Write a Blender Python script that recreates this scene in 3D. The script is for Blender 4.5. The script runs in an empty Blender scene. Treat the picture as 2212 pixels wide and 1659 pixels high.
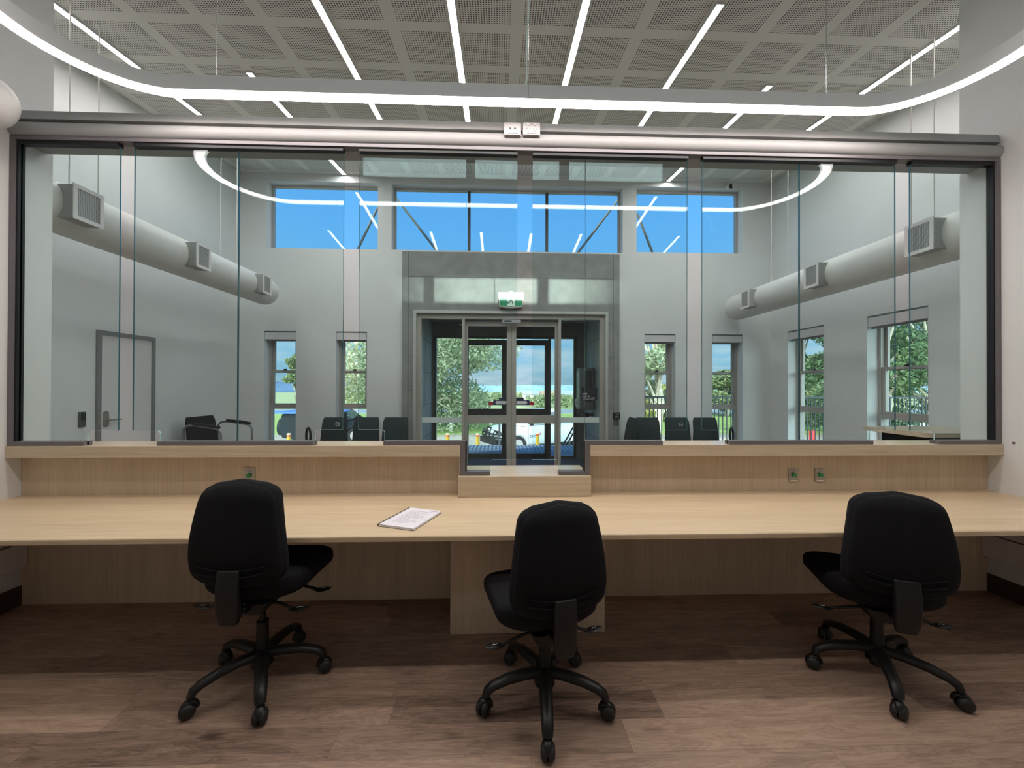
import bpy, math, random
import numpy as np
from mathutils import Vector, Matrix
random.seed(7); rng = np.random.default_rng(7)
PI = math.pi; R = math.radians
SC = bpy.context.scene
COL = SC.collection

# ------------------------------------------------------------------ camera, world, sun, exposure
H = 1.475; F = 845.0
YAW, PIT, ROL = R(1.87), R(.28), R(.18)
fw = np.array([math.sin(YAW)*math.cos(PIT), math.cos(YAW)*math.cos(PIT), math.sin(PIT)])
r_ = np.cross(fw, [0, 0, 1]); r_ /= np.linalg.norm(r_); u_ = np.cross(r_, fw)
CR = r_*math.cos(ROL)+u_*math.sin(ROL); CU = -r_*math.sin(ROL)+u_*math.cos(ROL)
def hit(x, y, ax, v):
    """measured point of the photograph brought onto a plane of the room (ax 0/1/2 = x/y/z)"""
    d = fw+CR*(x-1106)/F-CU*(y-829.5)/F
    o = np.array([0, 0, H]); return o+d*((v-o[ax])/d[ax])
def hx(x, y, Y): return float(hit(x, y, 1, Y)[0])
def hz(x, y, Y): return float(hit(x, y, 1, Y)[2])
cam = bpy.data.cameras.new('camera'); camo = bpy.data.objects.new('camera', cam); COL.objects.link(camo)
cam.sensor_width = 36; cam.lens = F/2212*36; cam.clip_start = .05; cam.clip_end = 5000
M = Matrix.Identity(4)
for i in range(3):
    M[i][0] = CR[i]; M[i][1] = CU[i]; M[i][2] = -fw[i]
M[2][3] = H; camo.matrix_world = M
SC.camera = camo
SC.view_settings.view_transform = 'Standard'; SC.view_settings.look = 'None'
SC.view_settings.gamma = 1; SC.view_settings.use_curve_mapping = False
SC.view_settings.exposure = 0.0
SC.cycles.use_denoising = True
SC.cycles.max_bounces = 14; SC.cycles.transparent_max_bounces = 32; SC.cycles.diffuse_bounces = 6
SC.cycles.sample_clamp_indirect = 8

world = bpy.data.worlds.new('sky'); SC.world = world; world.use_nodes = True
nt = world.node_tree; nt.nodes.clear()
def N(nt, t, **k):
    n = nt.nodes.new(t)
    for a, b in k.items(): setattr(n, a, b)
    return n
def mth(nt, op, a, b=None, c=None):
    n = nt.nodes.new('ShaderNodeMath'); n.operation = op
    for i, v in enumerate((a, b, c)):
        if v is None: continue
        if isinstance(v, (int, float)): n.inputs[i].default_value = v
        else: nt.links.new(v, n.inputs[i])
    return n.outputs[0]
def ramp(nt, fac, stops, interp='LINEAR'):
    n = nt.nodes.new('ShaderNodeValToRGB'); n.color_ramp.interpolation = interp
    e = n.color_ramp.elements
    while len(e) < len(stops): e.new(.5)
    for i, (p, c) in enumerate(stops):
        e[i].position = p; e[i].color = (*c, 1) if len(c) == 3 else c
    nt.links.new(fac, n.inputs[0]); return n.outputs[0]
tc = N(nt, 'ShaderNodeTexCoord'); sep = N(nt, 'ShaderNodeSeparateXYZ'); nt.links.new(tc.outputs['Generated'], sep.inputs[0])
sky = ramp(nt, sep.outputs[2], [(0, (.30, .52, .66)), (.06, (.34, .66, .88)), (.16, (.23, .60, .97)), (.36, (.155, .53, 1.1)), (.55, (.11, .43, 1.0)), (1, (.07, .30, .8))])
mp = N(nt, 'ShaderNodeMapping'); mp.inputs['Scale'].default_value = (3.0, 3.0, 14.0); nt.links.new(tc.outputs['Generated'], mp.inputs[0])
cn = N(nt, 'ShaderNodeTexNoise'); cn.inputs['Scale'].default_value = 2.1; cn.inputs['Detail'].default_value = 8; cn.inputs['Roughness'].default_value = .6
nt.links.new(mp.outputs[0], cn.inputs['Vector'])
cm = ramp(nt, cn.outputs['Fac'], [(.42, (0, 0, 0)), (.68, (1, 1, 1))])
lo = ramp(nt, sep.outputs[2], [(0, (.9, .9, .9)), (.10, (.75, .75, .75)), (.2, (.15, .15, .15)), (.3, (0, 0, 0))])
fac = mth(nt, 'MULTIPLY', cm, lo)
mx = N(nt, 'ShaderNodeMix', data_type='RGBA'); nt.links.new(fac, mx.inputs[0]); nt.links.new(sky, mx.inputs[6]); mx.inputs[7].default_value = (.72, .84, .93, 1)
c2 = ramp(nt, cn.outputs['Fac'], [(.30, (.35, .35, .35)), (.62, (1, 1, 1))])
bk = mth(nt, 'MULTIPLY', mth(nt, 'MULTIPLY', mth(nt, 'MAXIMUM', mth(nt, 'MULTIPLY', mth(nt, 'SUBTRACT', -.15, sep.outputs[1]), 2.2), 0.0), c2), mth(nt, 'GREATER_THAN', sep.outputs[2], 0.0))
mb_ = N(nt, 'ShaderNodeMix', data_type='RGBA'); nt.links.new(mth(nt, 'MINIMUM', bk, 1.0), mb_.inputs[0]); nt.links.new(mx.outputs[2], mb_.inputs[6]); mb_.inputs[7].default_value = (6.5, 8.0, 8.0, 1)
bg = N(nt, 'ShaderNodeBackground'); bg.inputs[1].default_value = 1.0; nt.links.new(mb_.outputs[2], bg.inputs[0])
wo = N(nt, 'ShaderNodeOutputWorld'); nt.links.new(bg.outputs[0], wo.inputs[0])

sun = bpy.data.lights.new('sun', 'SUN'); sun.energy = 4.4; sun.angle = R(.6); sun.color = (1, .95, .86)
so = bpy.data.objects.new('sun', sun); COL.objects.link(so)
so.rotation_euler = Vector((.80, .42, -.62)).to_track_quat('-Z', 'Y').to_euler()

STRIP_E = 54.0; RING_E = 33.0

# ------------------------------------------------------------------ materials
MATS = {}
def mat(name, col, rough=.5, metal=0, spec=.5, emit=None, es=0, noise=0, nscale=20, bump=0, bscale=200):
    if name in MATS: return MATS[name]
    m = bpy.data.materials.new(name); m.use_nodes = True; t = m.node_tree
    b = t.nodes['Principled BSDF']; b.inputs['Base Color'].default_value = (*col, 1)
    b.inputs['Roughness'].default_value = rough; b.inputs['Metallic'].default_value = metal
    b.inputs['Specular IOR Level'].default_value = spec
    co = N(t, 'ShaderNodeTexCoord')
    if noise:
        n = N(t, 'ShaderNodeTexNoise'); n.inputs['Scale'].default_value = nscale; n.inputs['Detail'].default_value = 5
        t.links.new(co.outputs['Object'], n.inputs['Vector'])
        c = ramp(t, n.outputs['Fac'], [(.3, tuple(x*(1-noise) for x in col)), (.7, tuple(min(1, x*(1+noise)) for x in col))])
        t.links.new(c, b.inputs['Base Color'])
    if bump:
        n = N(t, 'ShaderNodeTexNoise'); n.inputs['Scale'].default_value = bscale; t.links.new(co.outputs['Object'], n.inputs['Vector'])
        bp = N(t, 'ShaderNodeBump'); bp.inputs['Strength'].default_value = bump; bp.inputs['Distance'].default_value = .002
        t.links.new(n.outputs['Fac'], bp.inputs['Height']); t.links.new(bp.outputs[0], b.inputs['Normal'])
    if emit:
        b.inputs['Emission Color'].default_value = (*emit, 1); b.inputs['Emission Strength'].default_value = es
    MATS[name] = m; return m
def glassmat(name, tint, refl=1.0, ior=1.5):
    if name in MATS: return MATS[name]
    m = bpy.data.materials.new(name); m.use_nodes = True; t = m.node_tree; t.nodes.clear()
    tr = N(t, 'ShaderNodeBsdfTransparent'); tr.inputs[0].default_value = (*tint, 1)
    gl = N(t, 'ShaderNodeBsdfGlossy'); gl.inputs['Roughness'].default_value = 0; gl.inputs[0].default_value = (.95, 1, 1, 1)
    lw = N(t, 'ShaderNodeLayerWeight')
    f = mth(t, 'MULTIPLY', mth(t, 'ADD', mth(t, 'MULTIPLY', mth(t, 'POWER', lw.outputs['Facing'], 5.0), .96), .04), refl)
    f = mth(t, 'MINIMUM', f, 1.0)
    mi = N(t, 'ShaderNodeMixShader'); t.links.new(f, mi.inputs[0]); t.links.new(tr.outputs[0], mi.inputs[1]); t.links.new(gl.outputs[0], mi.inputs[2])
    o = N(t, 'ShaderNodeOutputMaterial'); t.links.new(mi.outputs[0], o.inputs[0])
    MATS[name] = m; return m
def wood(name, c1, c2, axis='x', rough=.42, fine=1.0):
    """pale laminate with grain running along one axis"""
    m = bpy.data.materials.new(name); m.use_nodes = True; t = m.node_tree; b = t.nodes['Principled BSDF']
    co = N(t, 'ShaderNodeTexCoord'); mp = N(t, 'ShaderNodeMapping')
    s = {'x': (1.1, 26, 26), 'z': (30, 26, 1.0)}[axis]
    mp.inputs['Scale'].default_value = s; t.links.new(co.outputs['Object'], mp.inputs[0])
    n = N(t, 'ShaderNodeTexNoise'); n.inputs['Scale'].default_value = 2.2*fine; n.inputs['Detail'].default_value = 7; n.inputs['Roughness'].default_value = .62
    n.inputs['Distortion'].default_value = .4
    t.links.new(mp.outputs[0], n.inputs['Vector'])
    n2 = N(t, 'ShaderNodeTexNoise'); n2.inputs['Scale'].default_value = .35; n2.inputs['Detail'].default_value = 2; t.links.new(mp.outputs[0], n2.inputs['Vector'])
    f = mth(t, 'ADD', mth(t, 'MULTIPLY', n.outputs['Fac'], .65), mth(t, 'MULTIPLY', n2.outputs['Fac'], .35))
    c = ramp(t, f, [(.36, c2), (.5, tuple((a+b_)/2 for a, b_ in zip(c1, c2))), (.62, c1)])
    t.links.new(c, b.inputs['Base Color']); b.inputs['Roughness'].default_value = rough
    MATS[name] = m; return m
W_WALL = mat('white wall paint', (.66, .655, .64), .75, noise=.02, nscale=3, bump=.05, bscale=300)
W_LOB = mat('lobby wall paint', (.62, .635, .635), .75, noise=.02, nscale=2)
W_DESK = wood('pale oak laminate top', (.66, .52, .345), (.54, .41, .26), 'x', .38)
W_SILL = wood('oak laminate sill', (.60, .50, .37), (.47, .38, .265), 'x', .22)
W_VERT = wood('oak laminate vertical grain', (.58, .46, .33), (.46, .36, .25), 'z', .5)
M_FRAME = mat('grey powder coat', (.15, .138, .145), .42, .1)
M_SEAL = mat('black rubber seal', (.004, .004, .006), .5)
M_ALU = mat('light bronze aluminium', (.37, .35, .325), .45, .15)
M_ALUL = mat('pale aluminium trim', (.48, .48, .47), .35, .35)
M_DARKF = mat('dark bronze frame', (.055, .058, .055), .4, .2)
M_WHT = mat('white plastic', (.66, .63, .61), .35)
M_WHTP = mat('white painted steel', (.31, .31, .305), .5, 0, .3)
M_DUCT = mat('white duct paint', (.62, .62, .60), .5)
M_BLKF = mat('black upholstery fabric', (.0055, .0055, .007), .9, 0, .25, bump=.5, bscale=900)
M_BLKP = mat('black plastic', (.006, .006, .006), .45, 0, .4)
M_BLKR = mat('black rubber wheel', (.012, .012, .012), .5)
M_CHRM = mat('chrome', (.6, .6, .6), .2, 1)
M_TEAL = mat('dark teal fabric', (.016, .028, .030), .85, noise=.1, nscale=40)
M_CONC = mat('grey cement panel', (.225, .23, .225), .7, noise=.13, nscale=6)
M_CONCV = mat('vestibule cement panel', (.33, .38, .41), .6, noise=.1, nscale=5)
M_JOINT = mat('panel joint', (.05, .05, .05), .8)
M_GL = glassmat('partition glass', (.885, .94, .935), .42)
M_GLE = mat('glass edge green', (.03, .10, .12), .15, 0, .8)
M_GLEL = mat('glass edge bright', (.42, .60, .60), .12, 0, .8)
M_WGL = glassmat('window glass', (.975, .985, .985), .3)
M_FILM = mat('frosted film', (.55, .62, .62), .4)
M_LIT = mat('light diffuser', (.9, .9, .9), .5, emit=(1, .94, .92), es=STRIP_E)
M_RLIT = mat('ring diffuser', (.9, .9, .9), .5, emit=(1, .90, .86), es=RING_E)
M_LHOUS = mat('light housing paint', (.55, .56, .56), .45)
M_STEEL = mat('brushed steel', (.36, .33, .30), .35, .7)
M_GREEN = mat('green button', (.02, .20, .05), .25)
M_GRILL = None

def ceiling_mat():
    m = bpy.data.materials.new('perforated ceiling board'); m.use_nodes = True; t = m.node_tree; b = t.nodes['Principled BSDF']
    co = N(t, 'ShaderNodeTexCoord'); s = N(t, 'ShaderNodeSeparateXYZ'); t.links.new(co.outputs['Object'], s.inputs[0])
    SX, SY = .528, .502
    def cell(v, x0, S, n):
        a = mth(t, 'FRACT', mth(t, 'DIVIDE', mth(t, 'SUBTRACT', v, x0), S))      # 0..1 across a panel, joint at 0
        g = mth(t, 'MULTIPLY', mth(t, 'DIVIDE', mth(t, 'SUBTRACT', a, .095), .81), float(n))
        inside = mth(t, 'MULTIPLY', mth(t, 'GREATER_THAN', g, 0.0), mth(t, 'LESS_THAN', g, float(n)))
        return mth(t, 'SUBTRACT', mth(t, 'FRACT', g), .5), inside, a
    gx, ix, ax = cell(s.outputs[0], .14, SX, 20)
    gy, iy, ay = cell(s.outputs[1], 3.334, SY, 20)
    d = mth(t, 'SQRT', mth(t, 'ADD', mth(t, 'MULTIPLY', gx, gx), mth(t, 'MULTIPLY', gy, gy)))
    hole = mth(t, 'MULTIPLY', mth(t, 'MULTIPLY', mth(t, 'LESS_THAN', d, .27), ix), iy)
    mi = N(t, 'ShaderNodeMix', data_type='RGBA'); t.links.new(hole, mi.inputs[0])
    mi.inputs[6].default_value = (.66, .665, .62, 1); mi.inputs[7].default_value = (.05, .047, .043, 1)
    t.links.new(mi.outputs[2], b.inputs['Base Color']); b.inputs['Roughness'].default_value = .85
    return m
M_CEIL = ceiling_mat()

def floor_mat():
    m = bpy.data.materials.new('brown oak vinyl planks'); m.use_nodes = True; t = m.node_tree; b = t.nodes['Principled BSDF']
    co = N(t, 'ShaderNodeTexCoord'); s = N(t, 'ShaderNodeSeparateXYZ'); t.links.new(co.outputs['Object'], s.inputs[0])
    PW, PL = .158, 1.22
    ry = mth(t, 'DIVIDE', mth(t, 'ADD', s.outputs[1], .014), PW)
    row = mth(t, 'FLOOR', ry); fy = mth(t, 'FRACT', ry)
    wn = N(t, 'ShaderNodeTexWhiteNoise', noise_dimensions='1D'); t.links.new(row, wn.inputs['W'])
    px = mth(t, 'ADD', mth(t, 'DIVIDE', s.outputs[0], PL), mth(t, 'MULTIPLY', wn.outputs['Value'], 3.7))
    col = mth(t, 'FLOOR', px); fx = mth(t, 'FRACT', px)
    cid = N(t, 'ShaderNodeCombineXYZ'); t.links.new(row, cid.inputs[0]); t.links.new(col, cid.inputs[1])
    w2 = N(t, 'ShaderNodeTexWhiteNoise', noise_dimensions='3D'); t.links.new(cid.outputs[0], w2.inputs['Vector'])
    # grain coordinates shifted plank by plank
    gx = mth(t, 'ADD', s.outputs[0], mth(t, 'MULTIPLY', w2.outputs['Value'], 31.0))
    gy = mth(t, 'ADD', s.outputs[1], mth(t, 'MULTIPLY', w2.outputs['Value'], 17.0))
    g = N(t, 'ShaderNodeCombineXYZ'); t.links.new(mth(t, 'MULTIPLY', gx, 1.6), g.inputs[0]); t.links.new(mth(t, 'MULTIPLY', gy, 11.0), g.inputs[1])
    n1 = N(t, 'ShaderNodeTexNoise'); n1.inputs['Scale'].default_value = 1.4; n1.inputs['Detail'].default_value = 6; n1.inputs['Distortion'].default_value = 1.6; t.links.new(g.outputs[0], n1.inputs['Vector'])
    g2 = N(t, 'ShaderNodeCombineXYZ'); t.links.new(mth(t, 'MULTIPLY', gx, 6.0), g2.inputs[0]); t.links.new(mth(t, 'MULTIPLY', gy, 110.0), g2.inputs[1])
    n2 = N(t, 'ShaderNodeTexNoise'); n2.inputs['Scale'].default_value = 1.0; n2.inputs['Detail'].default_value = 4; t.links.new(g2.outputs[0], n2.inputs['Vector'])
    g3 = N(t, 'ShaderNodeCombineXYZ'); t.links.new(mth(t, 'MULTIPLY', gx, 1.0), g3.inputs[0]); t.links.new(mth(t, 'MULTIPLY', gy, 3.2), g3.inputs[1])
    n3 = N(t, 'ShaderNodeTexVoronoi'); n3.inputs['Scale'].default_value = 1.9; t.links.new(g3.outputs[0], n3.inputs['Vector'])
    knot = ramp(t, n3.outputs['Distance'], [(.0, (1, 1, 1)), (.05, (.55, .55, .55)), (.14, (0, 0, 0))])
    rings = mth(t, 'MULTIPLY', mth(t, 'SINE', mth(t, 'MULTIPLY', n1.outputs['Fac'], 62.0)), .055)
    v = mth(t, 'ADD', mth(t, 'ADD', mth(t, 'MULTIPLY', n1.outputs['Fac'], .55), mth(t, 'MULTIPLY', n2.outputs['Fac'], .38)), rings)
    v = mth(t, 'ADD', v, mth(t, 'MULTIPLY', mth(t, 'SUBTRACT', w2.outputs['Value'], .5), .36))
    v = mth(t, 'SUBTRACT', v, mth(t, 'MULTIPLY', knot, .34))
    c = ramp(t, v, [(.10, (.075, .045, .030)), (.33, (.225, .150, .110)), (.50, (.33, .225, .165)), (.68, (.44, .31, .225))])
    edge = mth(t, 'MULTIPLY', mth(t, 'GREATER_THAN', fy, .007), mth(t, 'GREATER_THAN', fx, .0010))
    mi = N(t, 'ShaderNodeMix', data_type='RGBA'); t.links.new(edge, mi.inputs[0]); mi.inputs[6].default_value = (.12, .085, .065, 1); t.links.new(c, mi.inputs[7])
    t.links.new(mi.outputs[2], b.inputs['Base Color']); b.inputs['Roughness'].default_value = .55
    return m
M_FLOOR = floor_mat()

def grille_mat():
    m = bpy.data.materials.new('egg crate grille'); m.use_nodes = True; t = m.node_tree; b = t.nodes['Principled BSDF']
    co = N(t, 'ShaderNodeTexCoord'); s = N(t, 'ShaderNodeSeparateXYZ'); t.links.new(co.outputs['Object'], s.inputs[0])
    a = mth(t, 'GREATER_THAN', mth(t, 'FRACT', mth(t, 'MULTIPLY', s.outputs[1], 75.)), .68)
    c = mth(t, 'GREATER_THAN', mth(t, 'FRACT', mth(t, 'MULTIPLY', s.outputs[2], 75.)), .68)
    f = mth(t, 'MAXIMUM', a, c)
    mi = N(t, 'ShaderNodeMix', data_type='RGBA'); t.links.new(f, mi.inputs[0]); mi.inputs[6].default_value = (.07, .075, .075, 1); mi.inputs[7].default_value = (.40, .40, .39, 1)
    t.links.new(mi.outputs[2], b.inputs['Base Color']); return m
M_GRILL = grille_mat()

# ------------------------------------------------------------------ mesh helpers
class MB:
    def __init__(s): s.v = []; s.f = []
    def add(s, vs, fs):
        o = len(s.v); s.v += [tuple(map(float, p)) for p in vs]; s.f += [tuple(i+o for i in f) for f in fs]; return s
    def box(s, x0, y0, z0, x1, y1, z1):
        if x0 > x1: x0, x1 = x1, x0
        if y0 > y1: y0, y1 = y1, y0
        if z0 > z1: z0, z1 = z1, z0
        return s.add([(x0, y0, z0), (x1, y0, z0), (x1, y1, z0), (x0, y1, z0), (x0, y0, z1), (x1, y0, z1), (x1, y1, z1), (x0, y1, z1)],
                     [(0, 3, 2, 1), (4, 5, 6, 7), (0, 1, 5, 4), (1, 2, 6, 5), (2, 3, 7, 6), (3, 0, 4, 7)])
    def loft(s, rings, cap=True, closed=False):
        n = len(rings[0]); vs = [p for r in rings for p in r]; fs = []
        m = len(rings)
        for i in range(m if closed else m-1):
            a = i*n; b = ((i+1) % m)*n
            for j in range(n):
                k = (j+1) % n; fs.append((a+j, a+k, b+k, b+j))
        if cap and not closed:
            fs.append(tuple(range(n-1, -1, -1))); fs.append(tuple((m-1)*n+j for j in range(n)))
        return s.add(vs, fs)
    def tube(s, pts, r, n=10, flat=1.0, closed=False, up=None):
        P = [Vector(p) for p in pts]; m = len(P); rings = []
        rr = r if hasattr(r, '__len__') else [r]*m
        prev = Vector(up) if up else None
        for i in range(m):
            if closed: d = (P[(i+1) % m]-P[i-1])
            else: d = (P[min(i+1, m-1)]-P[max(i-1, 0)])
            d.normalize()
            if prev is None: prev = d.orthogonal()
            a = prev-d*prev.dot(d)
            if a.length < 1e-5: a = d.orthogonal()
            a.normalize(); b = d.cross(a); prev = a
            rings.append([P[i]+a*(rr[i]*flat*math.cos(2*PI*j/n))+b*(rr[i]*math.sin(2*PI*j/n)) for j in range(n)])
        return s.loft(rings, closed=closed)
    def cyl(s, p0, p1, r, n=20, r1=None): return s.tube([p0, p1], [r, r if r1 is None else r1], n)
    def prism(s, poly, ax, a, b):
        """poly in the two other axes (ordered), extruded along ax from a to b"""
        def mk(u, v, w): return {0: (w, u, v), 1: (u, w, v), 2: (u, v, w)}[ax]
        return s.loft([[mk(u, v, a) for u, v in poly], [mk(u, v, b) for u, v in poly]])
    def plane(s, pts): return s.add(pts, [tuple(range(len(pts)))])
    def xf(s, fn): s.v = [tuple(fn(*p)) for p in s.v]; return s
    def build(s, name, m, parent=None, loc=(0, 0, 0), rot=(0, 0, 0), smooth=False, bevel=0, sub=0, **tags):
        me = bpy.data.meshes.new(name); me.from_pydata(s.v, [], s.f); me.update()
        bm_fix(me)
        if m: me.materials.append(m)
        if smooth:
            for p in me.polygons: p.use_smooth = True
            try: me.set_sharp_from_angle(angle=R(smooth if smooth is not True else 50))
            except Exception: pass
        o = bpy.data.objects.new(name, me); COL.objects.link(o); o.location = loc; o.rotation_euler = rot
        if parent: o.parent = parent
        if bevel:
            b = o.modifiers.new('bevel', 'BEVEL'); b.width = bevel; b.segments = 2; b.limit_method = 'ANGLE'
        if sub:
            b = o.modifiers.new('sub', 'SUBSURF'); b.levels = sub; b.render_levels = sub
        for k, v in tags.items(): o[k] = v
        return o
import bmesh
def bm_fix(me):
    b = bmesh.new(); b.from_mesh(me); bmesh.ops.recalc_face_normals(b, faces=b.faces); b.to_mesh(me); b.free()
def thing(name, label, cat, loc=(0, 0, 0), rz=0, group=None):
    o = bpy.data.objects.new(name, None); COL.objects.link(o); o.location = loc; o.rotation_euler = (0, 0, rz); o.empty_display_size = .1
    o['label'] = label; o['category'] = cat
    if group: o['group'] = group
    return o
def struct(o): o['kind'] = 'structure'; return o
def sroot(name, loc=(0, 0, 0)):
    o = bpy.data.objects.new(name, None); COL.objects.link(o); o.location = loc; o['kind'] = 'structure'; return o
def copy_tree(o, parent=None):
    c = o.copy(); COL.objects.link(c)
    if parent: c.parent = parent
    for ch in list(o.children): copy_tree(ch, c)
    return c
def sbox(name, m, a, b, **k): return struct(MB().box(*a, *b).build(name, m, **k))
def holed(ax, lo, hi, u0, u1, v0, v1, holes):
    """wall slab normal to ax between lo..hi; u = other horizontal axis, v = z; holes (u0,v0,u1,v1)"""
    us = sorted({u0, u1, *[c for h in holes for c in (h[0], h[2])]}); vs = sorted({v0, v1, *[c for h in holes for c in (h[1], h[3])]})
    us = [u for u in us if u0 <= u <= u1]; vs = [v for v in vs if v0 <= v <= v1]
    nu, nv = len(us)-1, len(vs)-1
    def solid(i, j):
        if i < 0 or j < 0 or i >= nu or j >= nv: return False
        cu = (us[i]+us[i+1])/2; cv = (vs[j]+vs[j+1])/2
        return not any(h[0] < cu < h[2] and h[1] < cv < h[3] for h in holes)
    def P(u, w, v): return (w, u, v) if ax == 0 else (u, w, v)
    mb = MB(); idx = {}; V = []
    def vi(i, k, j):
        key = (i, k, j)
        if key not in idx: idx[key] = len(V); V.append(P(us[i], (lo, hi)[k], vs[j]))
        return idx[key]
    Fs = []
    for i in range(nu):
        for j in range(nv):
            if not solid(i, j): continue
            for k in (0, 1): Fs.append((vi(i, k, j), vi(i+1, k, j), vi(i+1, k, j+1), vi(i, k, j+1)))
            if not solid(i-1, j): Fs.append((vi(i, 0, j), vi(i, 1, j), vi(i, 1, j+1), vi(i, 0, j+1)))
            if not solid(i+1, j): Fs.append((vi(i+1, 0, j), vi(i+1, 1, j), vi(i+1, 1, j+1), vi(i+1, 0, j+1)))
            if not solid(i, j-1): Fs.append((vi(i, 0, j), vi(i+1, 0, j), vi(i+1, 1, j), vi(i, 1, j)))
            if not solid(i, j+1): Fs.append((vi(i, 0, j+1), vi(i+1, 0, j+1), vi(i+1, 1, j+1), vi(i, 1, j+1)))
    mb.v = V; mb.f = Fs; return mb
def text(name, s, size, m, parent, loc, rot, extrude=.0006, align='LEFT', bold=0):
    cu = bpy.data.curves.new(name, 'FONT'); cu.body = s; cu.size = size; cu.extrude = extrude; cu.align_x = align; cu.offset = bold
    tmp = bpy.data.objects.new(name, cu); COL.objects.link(tmp)
    bpy.context.view_layer.update()
    me = bpy.data.meshes.new_from_object(tmp.evaluated_get(bpy.context.evaluated_depsgraph_get()))
    bpy.data.objects.remove(tmp); bpy.data.curves.remove(cu)
    me.materials.clear(); me.materials.append(m)
    o = bpy.data.objects.new(name, me); COL.objects.link(o); o.parent = parent; o.location = loc; o.rotation_euler = rot
    return o
def rrect(x0, z0, x1, z1, r, n=5):
    out = []
    for cx, cz, a0 in ((x1-r, z1-r, 0), (x0+r, z1-r, 90), (x0+r, z0+r, 180), (x1-r, z0+r, 270)):
        for k in range(n+1):
            a = R(a0+90*k/n); out.append((cx+r*math.cos(a), cz+r*math.sin(a)))
    return out

# ------------------------------------------------------------------ main dimensions
XL, XR = -3.20, 3.55            # office side walls
YG = 2.68                       # glass plane
YE = 2.90                       # lobby face of the partition line
LL, LR = -4.17, 4.54            # lobby side walls
YF = 6.40                       # far lobby wall, inner face
YB = -1.9                       # office rear wall
ZO = 6.1                        # office ceiling
def zc(Y): return H+2.66+.1178*Y    # sloping lobby ceiling
DZ = .73

# ------------------------------------------------------------------ room shell
sbox('floor', M_FLOOR, (LL-.3, YB-.3, -.1), (LR+.3, 6.65, 0))
struct(holed(0, XL-.97, XL, YB, YE, 0, ZO, []).build('wall_left', W_WALL))
struct(holed(0, XR, LR, YB, YE, 0, ZO, []).build('wall_right', W_WALL))
struct(holed(0, LL-.25, LL, YE, YF+.25, 0, 5.3, []).build('wall_lobby_left', W_LOB))
RWY = [(float(hit(2005, 660, 0, LR)[1]), float(hit(1873, 683, 0, LR)[1])), (float(hit(1780, 703, 0, LR)[1]), float(hit(1702, 714, 0, LR)[1]))]
WZ0, WZ1 = .35, 2.345
struct(holed(0, LR, LR+.25, YE, YF+.25, 0, 5.3, [(a, WZ0, b, WZ1) for a, b in RWY]).build('wall_lobby_right', W_LOB))
# far wall
HIW = [(576, 816, 393, 537), (846, 1345, 402, 543), (1375, 1604, 405, 546)]
LOW = [(570, 639), (725, 792), (1392, 1459), (1539, 1604)]
holes = []
for x0, x1, y0, y1 in HIW: holes.append((hx(x0, 500, YF), hz((x0+x1)/2, y1, YF), hx(x1, 500, YF), hz((x0+x1)/2, y0, YF)))
for x0, x1 in LOW: holes.append((hx(x0, 850, YF), WZ0, hx(x1, 850, YF), WZ1))
DX0, DX1 = hx(893, 800, YF-.04), hx(1313, 800, YF-.04); DZT = hz(1100, 672, YF-.04)
holes.append((DX0, 0, DX1, DZT))
struct(holed(1, YF, YF+.25, LL-.25, LR+.25, 0, 5.3, holes).build('wall_front', W_LOB))
# rear office wall with clerestory
YV = 2*YG-YB
bx0, bx1 = hx(776, 360, YV), hx(1440, 360, YV); bz0, bz1 = hz(1100, 387, YV), hz(1100, 334, YV)
m1, m2 = hx(1016, 360, YV), hx(1220, 360, YV)
back_holes = [(bx0, bz0, m1-.05, bz1), (m1+.05, bz0, m2-.06, bz1), (m2+.06, bz0, bx1, bz1)]
struct(holed(1, YB-.2, YB, XL-.97, LR+.25, 0, ZO, back_holes).build('wall_back', W_WALL))
sbox('ceiling', mat('ceiling white', (.6, .6, .6), .9), (XL-1, YB-.2, ZO), (LR+.25, YE+.1, ZO+.1))
# bulkhead over the partition line
sbox('wall_bulkhead', W_WALL, (XL, YE-.1, zc(YE)), (XR, YE, ZO))
# sloped lobby ceiling
cl = MB(); cl.loft([[(LL-.25, y, zc(y)), (LR+.25, y, zc(y)), (LR+.25, y, zc(y)+.12), (LL-.25, y, zc(y)+.12)] for y in (YE, YF+.25)])
struct(cl.build('ceiling_lobby', M_CEIL))

# glazing in the clerestory and far windows
def glazed(n, x0, z0, x1, z1, mull=(), fw_=.03, Y=YF+.16, mt=None):
    r = sroot('window_%d' % n, ((x0+x1)/2, Y, z0)); cx = (x0+x1)/2; mt = mt or M_ALU
    f = MB(); t = fw_
    f.box(x0-cx, -.03, 0, x0-cx+t, .04, z1-z0); f.box(x1-cx-t, -.03, 0, x1-cx, .04, z1-z0)
    f.box(x0-cx+t, -.03, 0, x1-cx-t, .04, t); f.box(x0-cx+t, -.03, z1-z0-t, x1-cx-t, .04, z1-z0)
    f.build('frame', mt, r)
    xs = [x0+t]+list(mull)+[x1-t]
    for q in mull: MB().box(q-cx-.022, -.03, t, q-cx+.022, .04, z1-z0-t).build('mullion', M_DARKF, r)
    for a, b in zip(xs[:-1], xs[1:]):
        MB().box(a-cx+.001, 0, t, b-cx-.001, .006, z1-z0-t).build('pane', M_WGL, r)
    return r
for i, h in enumerate(holes[:3]):
    mull = [hx(1013.5, 480, YF+.16), hx(1181, 480, YF+.16)] if i == 1 else []
    glazed(i+1, h[0], h[1], h[2], h[3], mull)
for i, h in enumerate(back_holes): glazed(20+i, *h, Y=YB-.1, mt=M_DARKF)

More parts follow.
